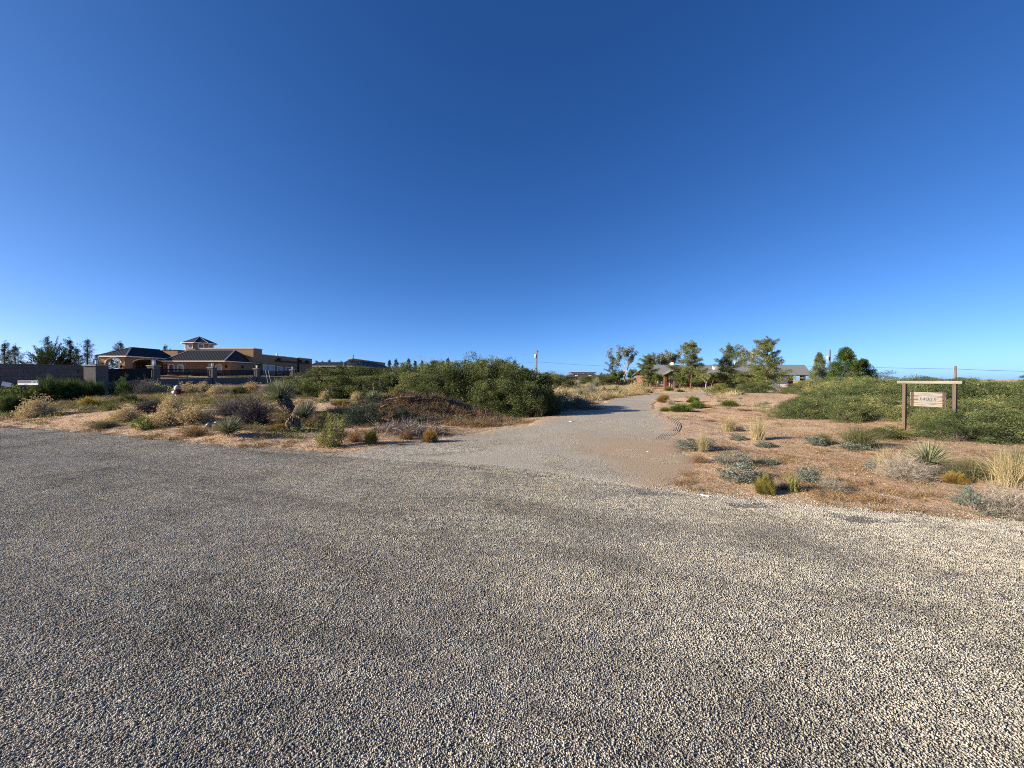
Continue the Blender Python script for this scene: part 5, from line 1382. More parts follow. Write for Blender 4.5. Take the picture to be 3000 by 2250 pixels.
# trees round the brick house
tree(POPLAR[0], 'cottonwood_tree', 1830, 1007, 88, 8, 'tall pale tree with white trunk and sparse grey-green leaves', yaw=.4)
tree(DPINES[1], 'pine_tree', 1795, 1043, 92, 7, 'dense dark pine at the left foot of the pale tree', wscale=1.35)
tree(ROUND, 'mesquite_tree', 1858, 1080, 90, 4.2, 'low round dark tree right of the white trunk')
tree(ROUND, 'mesquite_tree', 1815, 1085, 86, 4.2, 'low dark tree left of the white trunk', wscale=.9)
tree(PINES[0], 'pine_tree', 1900, 1037, 70, 8, 'shorter pine hiding the left end of the brick house', wscale=1.2)
tree(POPLAR[1], 'cottonwood_tree', 1928, 1030, 96, 7, 'sparse pale tree behind the left end of the brick house')
tree(POPLAR[1], 'cottonwood_tree', 1955, 1021, 97, 7, 'leafy pale tree behind the white roof turbine', wscale=1.1)
tree(PINES[1], 'pine_tree', 2027, 999, 68.5, 8, 'pointed pine with upswept limbs before the middle of the house', wscale=1.2)
tree(PINES[2], 'pine_tree', 2135, 1006, 70, 8, 'pine growing from the brick planter before the house', wscale=1.15)
tree(POPLAR[0], 'cottonwood_tree', 2180, 1012, 96, 8, 'broad pale tree behind the house between two pines', wscale=1.1)
tree(PINES[1], 'pine_tree', 2248, 988, 57, 8, 'tallest pine standing nearest the driveway before the house', wscale=1.25, yaw=2.0)
tree(ROUND, 'small_tree', 1992, 1098, 62, 4.2, 'small round green tree in front of the porch', wscale=.7)
tree(YOUNG, 'young_tree', 2068, 1090, 58, 3.8, 'slender white-stemmed young tree before the brick house', wscale=1.25)
tree(YOUNG, 'young_tree', 2284, 1091, 56, 3.8, 'thin pale sapling leaning in front of the cream garage wall', wscale=.7)
tree(ROUND, 'small_tree', 2085, 1092, 66, 4.2, 'dark round tree shading the house front right of the pointed pine', wscale=.8)
tree(ROUND, 'small_tree', 1925, 1092, 66, 4.2, 'dark low tree by the left corner of the porch', wscale=.7)
tree(CYPRESS, 'cypress_tree', 2399, 1028, 62, 8, 'narrow pointed cypress right of the carport')
tree(ARIZONA, 'cypress_tree', 2476, 1013, 48, 6.5, 'dense bright green conical tree right of the reddish pole')
tree(ARIZONA, 'cypress_tree', 2527, 1048, 50, 6.5, 'shorter round green tree joined to the conical tree', wscale=1.1)

# ================================================================== mesquite thickets
def mesq(spec, px, py_top, depth, width, label, group):
    g = ground_at(px, depth); top = at(px, py_top, depth)[2]; hh = max(.5, top - g[2] + .12)
    i = _var.get(spec, 0); _var[spec] = i + 1
    return place(PROTO[spec][i % 4], 'mesquite_bush', (g[0], g[1], g[2] - .1), (width / 3.0, width / 3.0, hh / 2.15), R.uniform(0, 6.28), label, 'shrub', group)
GL, LL = 'mesquite bushes left of the driveway', 'tall olive green mesquite bush in the dark thicket left of the driveway'
for px, py, d, w in [(880, 1104, 21.5, 3.0), (945, 1084, 22.5, 3.2), (1010, 1076, 23.5, 3.4), (1075, 1074, 23.0, 3.2), (1140, 1078, 24, 3.2), (900, 1112, 20.5, 2.4), (985, 1104, 20.8, 2.8), (1070, 1102, 21, 2.8),
                     (1150, 1098, 21.5, 2.6), (1205, 1074, 22.5, 3.2), (1280, 1063, 22.5, 3.4), (1360, 1057, 22, 3.4), (1430, 1054, 21.5, 3.2), (1480, 1066, 21, 2.6), (1520, 1086, 20.5, 2.2),
                     (1240, 1094, 19.8, 2.6), (1315, 1080, 19.4, 2.9), (1395, 1070, 19.2, 3.0), (1465, 1066, 18.9, 2.9), (1510, 1080, 18.6, 2.5), (1552, 1096, 18.6, 2.2), (1590, 1118, 18.8, 1.5), (1440, 1112, 17.9, 2.0), (1500, 1112, 17.6, 2.1), (1550, 1126, 17.4, 1.8), (1600, 1146, 17.8, 1.3)]:
    lab = {(880, 1104): 'leftmost olive mesquite bush of the thicket left of the driveway', (1430, 1054): 'tallest olive mesquite bush at the peak of the thicket left of the driveway', (1600, 1146): 'lowest right-end mesquite bush sloping down to the driveway', (1590, 1118): 'mesquite bush behind the right-end slope of the left thicket', (1440, 1112): 'mesquite bush bulging forward behind the tan spiky shrub'}.get((px, py))
    mesq('mesquite', px, py, d, w, lab or LL, None if lab else GL)
GR_, LR_ = 'mesquite bushes behind the address sign', 'feathery light green mesquite bush in the low thicket behind the address sign'
for px, py, d, w in [(2345, 1178, 15.4, 1.9), (2425, 1158, 15.4, 2.3), (2520, 1160, 14.9, 2.2), (2605, 1172, 14.6, 1.8), (2470, 1190, 14.2, 1.3), (2300, 1196, 15.6, 1.2), (2390, 1142, 19, 3.0), (2480, 1132, 19, 3.2), (2570, 1126, 18.5, 3.2), (2680, 1132, 17.2, 3), (2770, 1128, 16.6, 3),
                     (2865, 1130, 16.2, 3), (2960, 1128, 16, 3), (2450, 1116, 25, 3.6), (2540, 1107, 25.5, 3.6), (2640, 1106, 24.5, 3.6), (2740, 1105, 24.5, 3.6), (2845, 1111, 23.5, 3.6), (2945, 1114, 23.5, 3.6), (3050, 1112, 22, 3.6), (2710, 1160, 14.2, 2.0),
                     (2590, 1107, 33, 4), (2700, 1100, 33, 4.2), (2790, 1101, 32, 3.6), (2850, 1106, 34, 4), (2500, 1112, 33, 4), (2420, 1128, 30, 3.4)]:
    lab = {(2345, 1178): 'left-end feathery mesquite bush of the right thicket above the open sand', (2710, 1160): 'feathery mesquite bush framed between the two sign posts', (2605, 1172): 'feathery mesquite bush just left of the left sign post'}.get((px, py))
    mesq('mesquite_fine', px, py + R.uniform(-10, 10), d, w * .9, lab or LR_, None if lab else GR_)
GF_, LF_ = 'mesquite bushes right of the address sign', 'low green mesquite bush in the clump close to the right post of the address sign'
for px, py, d, w in [(2800, 1218, 10.1, 1.5), (2880, 1204, 10.3, 2.0), (2985, 1188, 10.3, 2.1), (2860, 1172, 12.6, 2.4), (2960, 1162, 13, 2.5), (3060, 1165, 12.2, 2.6), (2735, 1206, 12.6, 1.5)]:
    mesq('mesquite_fine', px, py, d, w, LF_, GF_)
GM_, LM_ = 'green bushes on the middle skyline', 'low green bush on the skyline between the big mesquite and the pale tree'
for px, py, d, w in [(1600, 1094, 60, 5), (1640, 1096, 58, 4.5), (1735, 1103, 95, 6), (1765, 1098, 80, 5), (1570, 1098, 50, 4), (1790, 1100, 88, 5)]:
    mesq('mesquite', px, py, d, w, LM_, GM_)
mesq('mesquite', 2185, 1122, 47, 2.8, 'olive bush at the left foot of the tallest pine', None)
mesq('mesquite', 2235, 1124, 46, 3.2, 'olive bush right under the tallest pine', None)
mesq('mesquite_fine', 2110, 1124, 54, 2.6, 'pale green rounded bush left of the planter pine', None)
mesq('mesquite_fine', 2385, 1105, 45, 4.0, 'green bush below the narrow cypress', None)
mesq('mesquite_fine', 2330, 1128, 42, 2.6, 'low yellowish bush before the carport', None)

# ================================================================== single plants, left of the driveway
S = 'shrub'
plant('broom', 28, 1214, 78, 58, 'dark green broom-like shrub at the left edge above the road')
plant('tan_seed', 108, 1224, 88, 66, 'tan dry seed-head shrub right of the left-edge green shrub')
plant('flowering', 255, 1190, 42, 28, 'small plant with bright yellow flowers', 'flower')
plant('broom', 142, 1146, 92, 38, 'left lobe of the dark green bush row below the block wall')
plant('broom', 205, 1147, 72, 36, 'middle lobe of the dark green bush row below the block wall')
plant('broom', 262, 1148, 84, 32, 'right lobe of the dark green bush row below the block wall')
plant('oliveg', 305, 1259, 92, 34, 'low olive grass clump by the road left of the bright herb', 'grass')
plant('herb', 420, 1262, 48, 46, 'small bright green herb at the road rim', 'herb')
plant('tan_seed', 348, 1152, 88, 38, 'tan seed-head shrub right of the dark green bush row')
plant('goldbroom', 398, 1152, 66, 34, 'yellowish tan shrub between two tan ones below the fence')
plant('tan_seed', 448, 1156, 92, 40, 'tan seed-head shrub left of the hydrant below the first pier')
plant('greenshrub', 365, 1128, 46, 22, 'green shrub tight against the low wall under the gate rails', depth=21.5)
plant('grey_twig', 425, 1130, 72, 26, 'grey-green twiggy shrub against the low wall left of the pier', depth=21.5)
plant('greenshrub', 375, 1182, 52, 30, 'green weed bush in the middle of the sandy lot')
plant('herb', 322, 1204, 52, 32, 'green herb right of the yellow flowers', 'herb')
plant('tan_seed', 368, 1238, 82, 52, 'tan seed-head shrub left of the dark dead bush')
plant('dark_twig', 436, 1214, 82, 52, 'dark dead bush in the middle of the tan shrubs')
plant('tan_seed', 500, 1222, 66, 68, 'tall tan seed-head shrub just below the hydrant')
plant('tan_seed', 545, 1158, 70, 40, 'tan seed-head shrub right behind the hydrant')
plant('tan_seed', 492, 1250, 104, 62, 'wide tan seed-head shrub left of the dry grass mound')
plant('tan_seed', 575, 1246, 108, 64, 'wide tan seed-head shrub left of the grey twig mass')
plant('brown_twig', 566, 1283, 88, 42, 'brown dry grassy shrub by the road left of the front yucca')
plant('tan_seed', 585, 1152, 70, 34, 'tan shrub below the second lantern pier')
plant('greenshrub', 606, 1150, 28, 26, 'small green shrub below the second lantern pier')
plant('tan_seed', 642, 1156, 62, 32, 'tan shrub right of the small green shrub below the fence')
plant('greenshrub', 702, 1156, 46, 26, 'dark green shrub above the grey twig mass')
plant('tan_seed', 738, 1150, 56, 34, 'tan shrub below the third pier')
plant('pale_twig', 775, 1154, 46, 30, 'grey pale twig shrub right of the third pier')
plant('grey_twig', 650, 1222, 90, 60, 'left half of the big grey twig mass')
plant('dark_twig', 738, 1248, 124, 100, 'big dark grey mass of dead twigs behind the front yucca')
plant('grey_twig', 690, 1212, 90, 60, 'upper grey part of the dead twig mass')
plant('brown_twig', 815, 1250, 46, 30, 'small brown dead shrub below the leaning yucca trunk')
plant('goldbroom', 815, 1262, 46, 22, 'low straw coloured tuft below the leaning yucca trunk', 'grass')
plant('palebush', 968, 1312, 92, 116, 'tall pale yellow-green shrub with a white stem at the road rim')
plant('bluegreen', 1062, 1248, 124, 78, 'dense dark green shrub left of the berm')
plant('bluegreen', 1182, 1240, 80, 46, 'smaller dark green shrub in front of the berm')
plant('yellowbroom', 1086, 1302, 44, 42, 'small yellow-green dome shrub left of the dead branches')
plant('goldbroom', 1258, 1299, 50, 42, 'golden dome shrub at the left of the driveway mouth')
plant('brown_twig', 1040, 1298, 74, 46, 'brown dry shrub left of the yellow-green dome')
plant('brown_twig', 1190, 1290, 58, 44, 'brown dry shrub in front of the dead branches')
plant('brown_twig', 1105, 1268, 50, 34, 'brown dry shrub behind the yellow-green dome')
plant('brown_twig', 920, 1254, 52, 46, 'brown seed shrub between the yucca stumps and pale shrub')
plant('tan_seed', 1430, 1210, 66, 44, 'tan spiky shrub at the foot of the big mesquite')
plant('brown_twig', 1400, 1250, 130, 18, 'flat brown mat plant beside the driveway')
plant('brown_twig', 1175, 1308, 44, 16, 'low brown mat plant by the golden dome')
plant('tan_seed', 950, 1176, 32, 36, 'small tan shrub in front of the left mesquites')
plant('tan_seed', 1045, 1174, 40, 30, 'small tan shrub left of the stalked yucca')
plant('palebush', 1170, 1164, 80, 40, 'yellowing leafy shrub at the mesquite foot above the berm')
plant('greenshrub', 1232, 1162, 44, 40, 'light green shrub at the mesquite foot above the berm')
plant('greenshrub', 935, 1166, 40, 14, 'low bright weeds below the left mesquites', 'herb')
plant('yellowbroom', 1000, 1190, 60, 18, 'low yellow-green weeds in front of the stalked yucca', 'herb')

for px, py, w, h, lab in [(1215, 1196, 90, 26, 'dark dry brush lying on the top of the berm'), (1265, 1216, 80, 30, 'dark dry brush on the face of the berm'), (1320, 1214, 60, 24, 'dry brush at the right end of the berm'), (1180, 1222, 70, 30, 'dark twigs behind the smaller dark green shrub')]:
    plant('dark_twig' if w > 65 else 'brown_twig', px, py, w, h, lab)
plant('herb', 60, 1152, 130, 24, 'low green weeds in front of the wide yard sign', 'herb')
plant('greenshrub', 120, 1166, 150, 26, 'low grey-green mat of weeds below the wide yard sign', 'herb')
plant('herb', 20, 1150, 60, 22, 'low weeds in front of the small tilted sign', 'herb')
# yuccas
def yucca(spec, px, py, w, h, label, depth=None): return plant(spec, px, py, w, h, label, 'yucca', None, depth)
yucca('yucca', 668, 1288, 104, 84, 'pale spiky yucca rosette at the road rim')
def trunk_yucca():
    base = hit(862, 1214); d = base[1]
    q = lambda px, py, dd=0: Vector(at(px, py, d + dd))
    t = empty('leaning_yucca', base, 'leaning shaggy yucca trunk with a spiky green head', 'yucca')
    M = MB(); a, b = Vector(base) - Vector((0, 0, .1)), q(826, 1166)
    k = d / F_PX
    M.tube([a, a.lerp(b, .35), a.lerp(b, .7), b], [19 * k, 16 * k, 13 * k, 9 * k], 14)
    tr = link('trunk', M.mesh('trunk', M_DEADTRUNK, True), t)
    # dry leaf skirt hanging down the trunk
    n = 700; u = R.random(n) ** .8; A, B = np.array(a), np.array(b); ax = norm(B - A)
    s = norm(np.cross(R.normal(size=(n, 3)), ax)); P0 = A + (B - A) * (.12 + .88 * u)[:, None] + s * 12 * k; P2 = P0 - ax * (np.array(R.uniform(8, 22, n)) * k)[:, None] + s * (R.uniform(1, 7, n) * k)[:, None]
    me = pm('dead_skirt', ML['yuccadry'], ribbons(P0, (P0 + P2) / 2 + s * 3 * k, P2, 3.2 * k, 2)); link('dead_skirt', me, t)
    c = bpy.data.objects.new('green_head', PROTO['yucca_dense'][0][0][1]); COL.objects.link(c); c.parent = t; c.matrix_parent_inverse = wm(t).inverted()
    c.location = b - Vector((0, 0, 20 * k)); c.scale = (92 * k,) * 3; c.rotation_euler = (-.1, -.18, .5)
    # short stump with a drooping dark head, right of it
    p = hit(882, 1236); d2 = p[1]; k2 = d2 / F_PX
    t2 = empty('fallen_yucca', p, 'dark drooping yucca head beside the leaning trunk', 'yucca')
    b2 = Vector(at(896, 1186, d2 + .3))
    link('trunk', MB().tube([Vector(at(866, 1222, d2 + .5)), Vector(at(882, 1196, d2 + .4)), b2], [13 * k2, 17 * k2, 9 * k2], 12).mesh('trunk', M_DEADTRUNK, True), t2)
    c = bpy.data.objects.new('blades', PROTO['yucca_dense'][1][0][1]); COL.objects.link(c); c.parent = t2; c.matrix_parent_inverse = wm(t2).inverted()
    c.location = Vector(at(886, 1238, d2)); c.scale = (70 * k2, 70 * k2, 84 * k2); c.rotation_euler = (.25, .25, 1.0)
    # dead stump in front
    p = hit(858, 1262); k3 = p[1] / F_PX; t3 = empty('dead_stump', p, 'short shaggy dead yucca stump in front of the dark drooping head', 'stump')
    link('trunk', MB().tube([Vector(p) - Vector((0, 0, .1)), Vector(at(858, 1226, p[1] + .1))], [20 * k3, 14 * k3], 12).mesh('trunk', M_DEADTRUNK, True), t3)
    n = 500; A, B = np.array(p), np.array(at(858, 1222, p[1] + .1)); ax = norm(B - A); s = norm(np.cross(R.normal(size=(n, 3)), ax))
    P0 = A + (B - A) * R.uniform(.25, 1.05, n)[:, None] + s * 14 * k3; P2 = P0 - ax * (R.uniform(8, 24, n) * k3)[:, None] + s * (R.uniform(1, 7, n) * k3)[:, None]
    link('dead_skirt', pm('dead_skirt', ML['yuccadry'], ribbons(P0, (P0 + P2) / 2 + s * 3 * k3, P2, 3 * k3, 2)), t3)
trunk_yucca()
yc = yucca('yucca', 1090, 1188, 66, 52, 'pale yucca rosette with two bare flower stalks on the berm')
m = MB(); b = yc.location
for px, py, bx in ((1101, 1106, 1097), (1113, 1107, 1114)):
    a, e = Vector(at(bx, 1150, b.y)), Vector(at(px, py, b.y + .1)); mid_ = a.lerp(e, .5) + Vector((-.09 if px < 1105 else .0, 0, 0)); m.tube([Vector((b.x, b.y, b.z + .2)), a, mid_, e], [.009, .009, .008, .005], 6)
st = m.mesh('flower_stalk', M_CAP); o = bpy.data.objects.new('flower_stalk', st); COL.objects.link(o); o.parent = yc
bpy.context.view_layer.update(); o.matrix_parent_inverse = yc.matrix_world.inverted()
yucca('yucca', 1118, 1182, 50, 40, 'second smaller yucca rosette at the right of the stalked one')
yucca('yucca', 800, 1142, 60, 34, 'grey-green yucca clump against the left mesquites', 20)
yucca('yucca', 1680, 1140, 22, 22, 'small pale yucca in the tan grass right of the big mesquite')
yucca('yucca', 1733, 1130, 26, 20, 'small yucca left of the tilted one in the tan field', 36)
yucca('yucca', 1700, 1146, 26, 18, 'little green yucca in front of the tan field', 33)
t = place(PROTO['yucca'][1], 'yucca_plant', tuple(at(1748, 1138, 38)), (.9, .9, 1.3), .4, 'tall spiky yucca on a dark stump at the middle of the tan field', 'yucca')

# dead branch pile
def brush_pile():
    p = hit(1180, 1282); k = p[1] / F_PX; yy = p[1] + .5
    t = empty('brush_pile', (p[0], yy, float(H(p[0], yy))), 'pile of pale dead branches in front of the berm', 'branches')
    M_DB = solid('dead_branch', (.26, .225, .195), (.13, .108, .092), 10, .95)
    for q in range(16):
        m = MB()
        for i in range(1):
            a = R.uniform(0, 6.28); x = p[0] + R.normal(0, 48 * k); y = yy + R.normal(0, .35); z = float(H(x, y)) + R.uniform(.0, .30)
            l = R.uniform(.45, .95); pts = [Vector((x, y, z))]; d = Vector((math.cos(a), math.sin(a) * .6, R.uniform(-.1, .65))).normalized()
            for s in range(4):
                d = (d + Vector(R.normal(0, .22, 3)) - Vector((0, 0, .12))).normalized(); pts.append(pts[-1] + d * l / 4)
            m.tube(pts, [.011, .010, .008, .006, .004], 5)
        link('branch', m.mesh('branch', M_DB), t)
    n = 1500; c = np.stack([p[0] + R.normal(0, 50 * k, n), yy + R.normal(0, .3, n), np.zeros(n)], -1); c[:, 2] = H(c[:, 0], c[:, 1]) + R.uniform(0, .3, n)
    e = c + norm(R.normal(size=(n, 3))) * R.uniform(.1, .4, (n, 1))
    tag(link('twigs', pm('twigs', ML['grey'], ribbons(c, (c + e) / 2 + R.normal(0, .03, (n, 3)), e, .010, 3)), t), kind='stuff')
brush_pile()
def log(px0, py0, px1, py1, dd, r, label):
    a, b = Vector(at(px0, py0, dd)), Vector(at(px1, py1, dd)); mid_ = a.lerp(b, .5) + Vector((0, 0, .03))
    return tag(link('dead_branch', MB().tube([a, mid_, b], [r, r * .9, r * .5], 6).mesh('dead_branch', solid('dead_branch_bark', (.20, .16, .13), (.12, .095, .075), 10, .95))), label, 'branch')
log(1130, 1171, 1212, 1161, 15.0, .025, 'long thin dead branch lying on top of the berm')
log(1118, 1193, 1136, 1186, 14.3, .03, 'short pale dead branch below the stalked yucca')
log(1275, 1208, 1281, 1224, 14.0, .012, 'upright dead stick on the berm face')
log(1236, 1222, 1248, 1210, 13.6, .014, 'slanting dead stick left of the berm face')
t = hit(1768, 1150); k = t[1] / F_PX
tag(link('dead_stump', MB().tube([t - np.array([0, 0, .1]), t + np.array([.05, 0, .35]), t + np.array([.0, 0, .62])], [.42, .36, .12], 9).mesh('dead_stump', solid('charred_wood', (.035, .026, .02), (.055, .04, .03), 9, .95))), 'dark dead stump beside the driveway bend', 'stump')

# plants by the driveway's far left
plant('sage', 1705, 1202, 110, 44, 'grey-leaved bush in the big mesquite shadow at the driveway edge')
plant('sage', 1660, 1196, 96, 52, 'grey-leaved bush behind the shaded one at the driveway edge')
plant('sage', 1628, 1204, 80, 46, 'grey-leaved bush touching the right end of the big mesquite')
plant('tan_seed', 1690, 1182, 80, 30, 'straw shrub behind the shaded grey bushes at the driveway edge')
plant('grey_twig', 1732, 1168, 70, 44, 'grey twiggy shrub left of the dark stump')
plant('bluegreen', 1800, 1160, 62, 20, 'low dark green mat by the driveway bend')
plant('pale_twig', 1690, 1165, 60, 30, 'pale grey shrub in the tan grass by the driveway')
plant('brown_twig', 1752, 1172, 40, 20, 'brown low shrub at the driveway edge')
plant('tan_seed', 1640, 1170, 70, 36, 'straw coloured shrub right of the big mesquite')
plant('tan_seed', 1600, 1150, 60, 30, 'straw coloured shrub in the tan field by the mesquite')
for i in range(34):
    px, py = R.uniform(1590, 1850), R.uniform(1118, 1152)
    plant(['pale_twig', 'sage', 'tan_seed', 'greenshrub', 'grey_twig', 'yellowbroom'][i % 6], px, py, R.uniform(16, 38), R.uniform(9, 18), 'small dry shrub scattered in the tan grass field beyond the big mesquite', S, 'shrubs in the tan grass field')
plant('goldbroom', 1868, 1130, 40, 26, 'yellow prickly shrub right of the pale tree', 'cactus')
plant('tan_seed', 1868, 1140, 52, 26, 'tan grass mound before the yellow prickly shrub')
plant('greenshrub', 1820, 1128, 60, 20, 'grey-green cactus patch below the pale tree', 'cactus')
plant('yellowbroom', 1898, 1152, 30, 12, 'low yellow-green shrub at the far driveway edge')
plant('yellowbroom', 1960, 1146, 30, 14, 'low yellow shrub before the house path')
plant('brown_twig', 1930, 1134, 60, 24, 'brown shrubs at the foot of the left house pine')
plant('greenshrub', 1992, 1149, 26, 10, 'little dark green shrub before the porch')
plant('sage', 2080, 1150, 34, 16, 'grey-green shrub at the foot of the young tree')
plant('brightbroom', 2150, 1156, 60, 16, 'low green mat at the far side of the driveway')
plant('yellowbroom', 2100, 1152, 40, 24, 'yellow-green shrub right of the young tree')
plant('brown_twig', 2310, 1150, 60, 20, 'rusty low weeds before the carport')
plant('goldbroom', 2362, 1146, 52, 20, 'golden low weeds right of the carport front')

# ================================================================== single plants, right of the driveway
plant('goldbroom', 1944, 1180, 42, 28, 'tan-yellow shrub at the inner edge of the driveway bend')
plant('pale_twig', 1966, 1186, 34, 24, 'pale shrub beside the tan-yellow one at the bend')
plant('brightbroom', 2031, 1182, 40, 20, 'small round bright green shrub farthest of the bend group')
plant('brightbroom', 1995, 1208, 72, 26, 'wide low bright green shrub nearest the driveway bend')
plant('brightbroom', 2040, 1198, 52, 22, 'bright green shrub joined to the wide low one')
plant('yellowbroom', 1950, 1206, 36, 14, 'yellowish low tuft left of the wide bright green shrub')
plant('brightbroom', 2136, 1192, 50, 22, 'round bright green shrub standing alone on the sand')
plant('sage', 2134, 1198, 22, 11, 'tiny silver plant at the foot of the lone round shrub')
plant('pale_twig', 2269, 1196, 16, 16, 'tiny pinkish dry plant left of the thicket')
plant('sage', 2108, 1178, 16, 10, 'tiny grey plant behind the lone round shrub')
plant('sage', 2246, 1184, 20, 10, 'tiny grey plant on the sand near the thicket')
plant('brown_twig', 2080, 1236, 64, 10, 'dry flat mat on the sand behind the tall grass')
plant('brown_twig', 2180, 1205, 60, 9, 'dry flat mat right of the lone round shrub')
plant('pale_twig', 2168, 1170, 20, 12, 'small pale bush at the far sand edge')
plant('tallgrass', 2138, 1268, 72, 62, 'left tan bunch grass of the tall pair', 'grass')
plant('tallgrass', 2222, 1292, 92, 84, 'right taller tan bunch grass of the pair', 'grass')
plant('dark_twig', 2168, 1266, 34, 22, 'dark twigs between the two tan bunch grasses')
plant('silver', 2162, 1291, 52, 26, 'small silver shrub below the left bunch grass')
plant('silver', 2240, 1313, 58, 26, 'silver shrub at the foot of the taller bunch grass')
plant('silver', 2040, 1322, 118, 46, 'wide silver shrub nearest the driveway')
plant('tallgrass', 2058, 1327, 60, 76, 'sparse pale grass standing in front of the wide silver shrub', 'grass')
plant('brown_twig', 2050, 1358, 72, 34, 'dry brown clump below the wide silver shrub')
plant('silver', 2175, 1416, 128, 62, 'large silver leafy shrub at the front of the sand')
plant('sage', 2150, 1372, 104, 58, 'pale grey airy shrub behind the large silver one')
plant('silver', 2248, 1362, 66, 24, 'low silver plant right of the pale airy shrub')
plant('yellowbroom', 2243, 1452, 58, 62, 'yellow-green dome shrub by the gravel rim')
plant('bluegrass', 2325, 1446, 66, 74, 'blue-green spiky grass right of the yellow dome', 'grass')
plant('silver', 2372, 1416, 70, 58, 'silver shrub behind the spiky blue-green grass')
plant('pale_twig', 2438, 1444, 84, 56, 'pale dry twig shrub right of the spiky grass')
plant('grey_twig', 2290, 1438, 60, 40, 'grey twigs between the yellow dome and spiky grass')
plant('silver', 2388, 1306, 56, 34, 'silver plant left of the olive grass')
plant('oliveg', 2412, 1304, 58, 44, 'small olive grass tuft beside the silver plant', 'grass')
plant('oliveg', 2520, 1318, 118, 84, 'big olive grass clump left of the sign post', 'grass')
plant('silver', 2505, 1322, 90, 30, 'silver leaves at the foot of the big olive grass')
plant('greenshrub', 2590, 1292, 100, 46, 'green weeds between the olive grass and the sign post', 'herb')
plant('herb', 2655, 1278, 50, 22, 'small green weed at the foot of the sign post', 'herb')
yucca('yucca', 2722, 1384, 132, 108, 'large pale yucca rosette in front of the sign')
plant('pale_twig', 2648, 1414, 152, 96, 'pale grey twig dome in front of the large yucca')
plant('silver', 2575, 1378, 64, 36, 'silver-yellow plant left of the pale twig dome')
plant('tallgrass', 2600, 1390, 90, 100, 'thin pale grass behind the twig dome', 'grass')
plant('silver', 2740, 1388, 60, 26, 'silver leaves at the right foot of the large yucca')
plant('oliveg', 2850, 1412, 130, 84, 'olive grass thicket right of the large yucca', 'grass')
plant('silver', 2850, 1406, 84, 50, 'silver herb inside the olive grass right of the yucca', 'herb')
plant('tallgrass', 2960, 1436, 140, 140, 'tall tan grass at the right edge of the photo', 'grass')
plant('oliveg', 2985, 1420, 120, 130, 'olive grass behind the tall tan grass at the right edge', 'grass')
plant('sage', 2868, 1512, 140, 92, 'pale grey-green shrub left half of the corner clump')
plant('pale_twig', 2960, 1530, 160, 124, 'pale grey twig shrub in the right corner at the gravel rim')
plant('goldbroom', 2800, 1420, 60, 40, 'golden weeds below the olive grass right of the yucca')

# ================================================================== ground cover nobody could count
def cover(name, n, region, dens, sources, scl=(.6, 1.4), zs=(.7, 1.3)):
    x = R.uniform(region[0], region[1], n); y = R.uniform(region[2], region[3], n)
    ok = (y > y_edge(x) + .05) & (drive_dist(x, y) > .0) & (np.abs(x) < 1.45 * y + 2)
    ok &= R.random(n) < dens(x, y)
    x, y = x[ok], y[ok]; k = len(x); s = R.uniform(*scl, k)
    scatter(name, np.stack([x, y, H(x, y) - .005], -1), slope_rot(x, y, R.uniform(0, 6.28, k)), np.stack([s, s, s * R.uniform(*zs, k)], -1), R.integers(0, len(sources), k), sources)
dry = [mk_tuft('brown', 55, .008, .4, .12), mk_tuft('golden', 60, .008, .4, .13), mk_tuft('brown', 50, .008, .4, .16)]
litter = [mk_litter('brown', 80), mk_litter('golden', 90), mk_litter('darkgrey', 90), mk_litter('golden', 80)]
weeds = [mk_weed('bright', 80), mk_weed('olive', 90), mk_weed('yellowgreen', 70, .5, .08), mk_tuft('olive', 70, .010, .45, .16)]
tang = [mk_tuft('straw', 80, .012, .5, .42), mk_tuft('golden', 70, .012, .5, .34), mk_tuft('brown', 70, .012, .45, .36), mk_tuft('straw', 70, .012, .45, .5)]
farw = [mk_weed('olive', 420, 1.0, .45, (.06, .12), (.02, .04)), mk_weed('mesquite', 520, 1.2, .6, (.07, .13), (.02, .045)), mk_tuft('tan', 160, .02, 1.0, .45), mk_tuft('brown', 160, .018, 1.0, .4)]
patch = lambda x, y, sc, sd, lo, hi: sm((vn(x, y, sc, sd) * .65 + vn(x, y, sc * .3, sd + 9) * .35 - lo) / (hi - lo))
# fallen straw and twigs on the sand
cover('dry_litter', 12000, (-20, 13, 3.2, 22), lambda x, y: .08 + .8 * patch(x, y, 1.3, 81, .48, .68), litter, (.35, .8))
# golden brown mats along the road's right rim
cover('golden_grass', 2600, (1, 10, 2.8, 9), lambda x, y: patch(x, y, .9, 91, .36, .62) * np.where(y - y_edge(x) < 1.8, 1.0, .28) * sm((x - 1.9) / .8), dry, (.3, .7))
# dry tufts and green weeds over the left lot
cover('dry_tufts', 6500, (-30, 1, 8, 30), lambda x, y: .15 + .85 * patch(x, y, 1.5, 101, .45, .7), dry, (.5, 1.1))
cover('low_weeds', 5200, (-30, 0, 8.3, 28), lambda x, y: patch(x, y, 1.9, 111, .44, .62) * sm((y - y_edge(x) - .25) / .6) * sm((-x - 4.2) / 1.5), weeds, (.6, 1.25))
cover('low_weeds', 2200, (5, 26, 5, 22), lambda x, y: patch(x, y, 1.4, 121, .52, .72) * sm((x - 8) / 4), weeds, (.5, 1.0))
cover('dry_tufts', 2600, (4, 24, 5, 40), lambda x, y: patch(x, y, 1.2, 131, .54, .72), dry, (.4, 1.0))
cover('berm_brush', 5200, (-7, .5, 12.6, 18), lambda x, y: np.exp(-((x + 3.7) / 2.4) ** 2 - ((y - 15.3) / 1.3) ** 2), [mk_tuft('darkgrey', 60, .012, .5, .22), mk_tuft('brown', 70, .010, .5, .16), mk_litter('darkgrey', 120, .6), mk_tuft('brown', 50, .012, .5, .26)], (.5, 1.1))
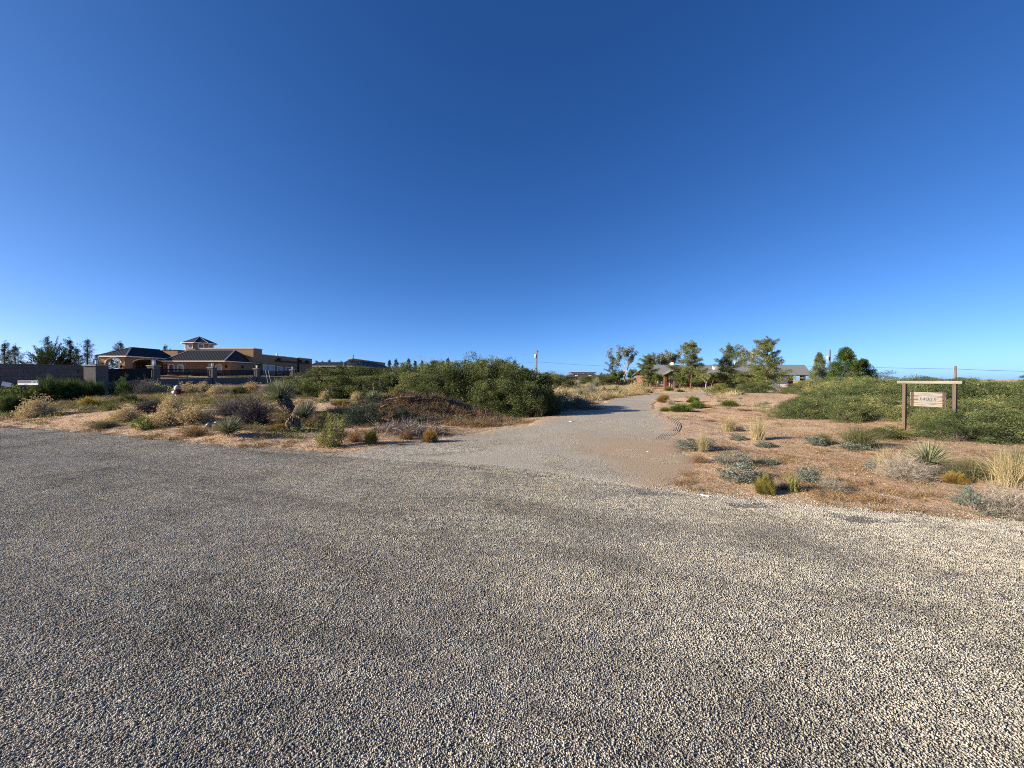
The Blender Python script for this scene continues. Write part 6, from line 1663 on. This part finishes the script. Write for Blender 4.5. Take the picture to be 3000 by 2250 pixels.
cover('dry_mats', 2600, (-5, 1.2, 10.5, 15.5), lambda x, y: patch(x, y, .9, 181, .40, .6), [mk_tuft('brown', 70, .010, .5, .13), mk_tuft('golden', 70, .009, .5, .12), mk_litter('brown', 100, .6)], (.5, 1.1))
# tan field beyond the big mesquite, scrub farther out
cover('tan_grass', 8000, (1, 32, 22, 110), lambda x, y: .8 * patch(x, y, 4, 141, .34, .55) * (x / y < .36) * (x / y > .03), tang, (.8, 1.6))
cover('tan_grass', 2200, (-27, -8, 17, 30), lambda x, y: patch(x, y, 3, 151, .35, .6), tang, (.35, .7))
cover('far_scrub', 5000, (-60, 160, 34, 210), lambda x, y: patch(x, y, 9, 161, .46, .66) * (np.hypot((x - 42) / 26, (y - 66) / 28) > 1) * ((x > -18) | (y > 112)), farw, (.7, 1.7))
cover('sparse_tufts', 1500, (8, 50, 26, 66), lambda x, y: patch(x, y, 2.5, 171, .5, .7), dry + [tang[0]], (.7, 1.5))

# ridges left by tyres in the soft edge of the driveway
def tyre_track(pts, n, gap, label=None):
    P = resample(np.array([hit(*p)[:2] for p in pts]), 60); d = np.gradient(P, axis=0); nn = norm(np.stack([-d[:, 1], d[:, 0]], -1))
    V, F = [], []
    for k in range(n):
        c = P + nn * (k - (n - 1) / 2) * gap; wob = (vn(c[:, 0], c[:, 1], .12, 7) - .5) * .01
        for i in range(len(c)):
            z = float(H0(*c[i])) + .016; h = .0022 * math.sin(math.pi * i / (len(c) - 1)) ** .4 + .0
            for o, zz in ((-.016, -.004), (0, h), (.016, -.004)):
                q = c[i] + nn[i] * (o + wob[i]); V.append((q[0], q[1], z + zz))
        b = k * len(c) * 3
        for i in range(len(c) - 1):
            for j in range(2): F.append((b + i * 3 + j, b + i * 3 + j + 1, b + i * 3 + 3 + j + 1, b + i * 3 + 3 + j))
    tag(link('tyre_track', mesh_np('tyre_track', np.array(V), [np.array(F)], M_TRACK)), kind='structure')
M_TRACK = solid('pressed_sand', (.44, .34, .23), (.38, .29, .19), 12, .95)
tyre_track([(1968, 1226), (1980, 1246), (1968, 1268), (1930, 1290), (1880, 1308)], 7, .055)
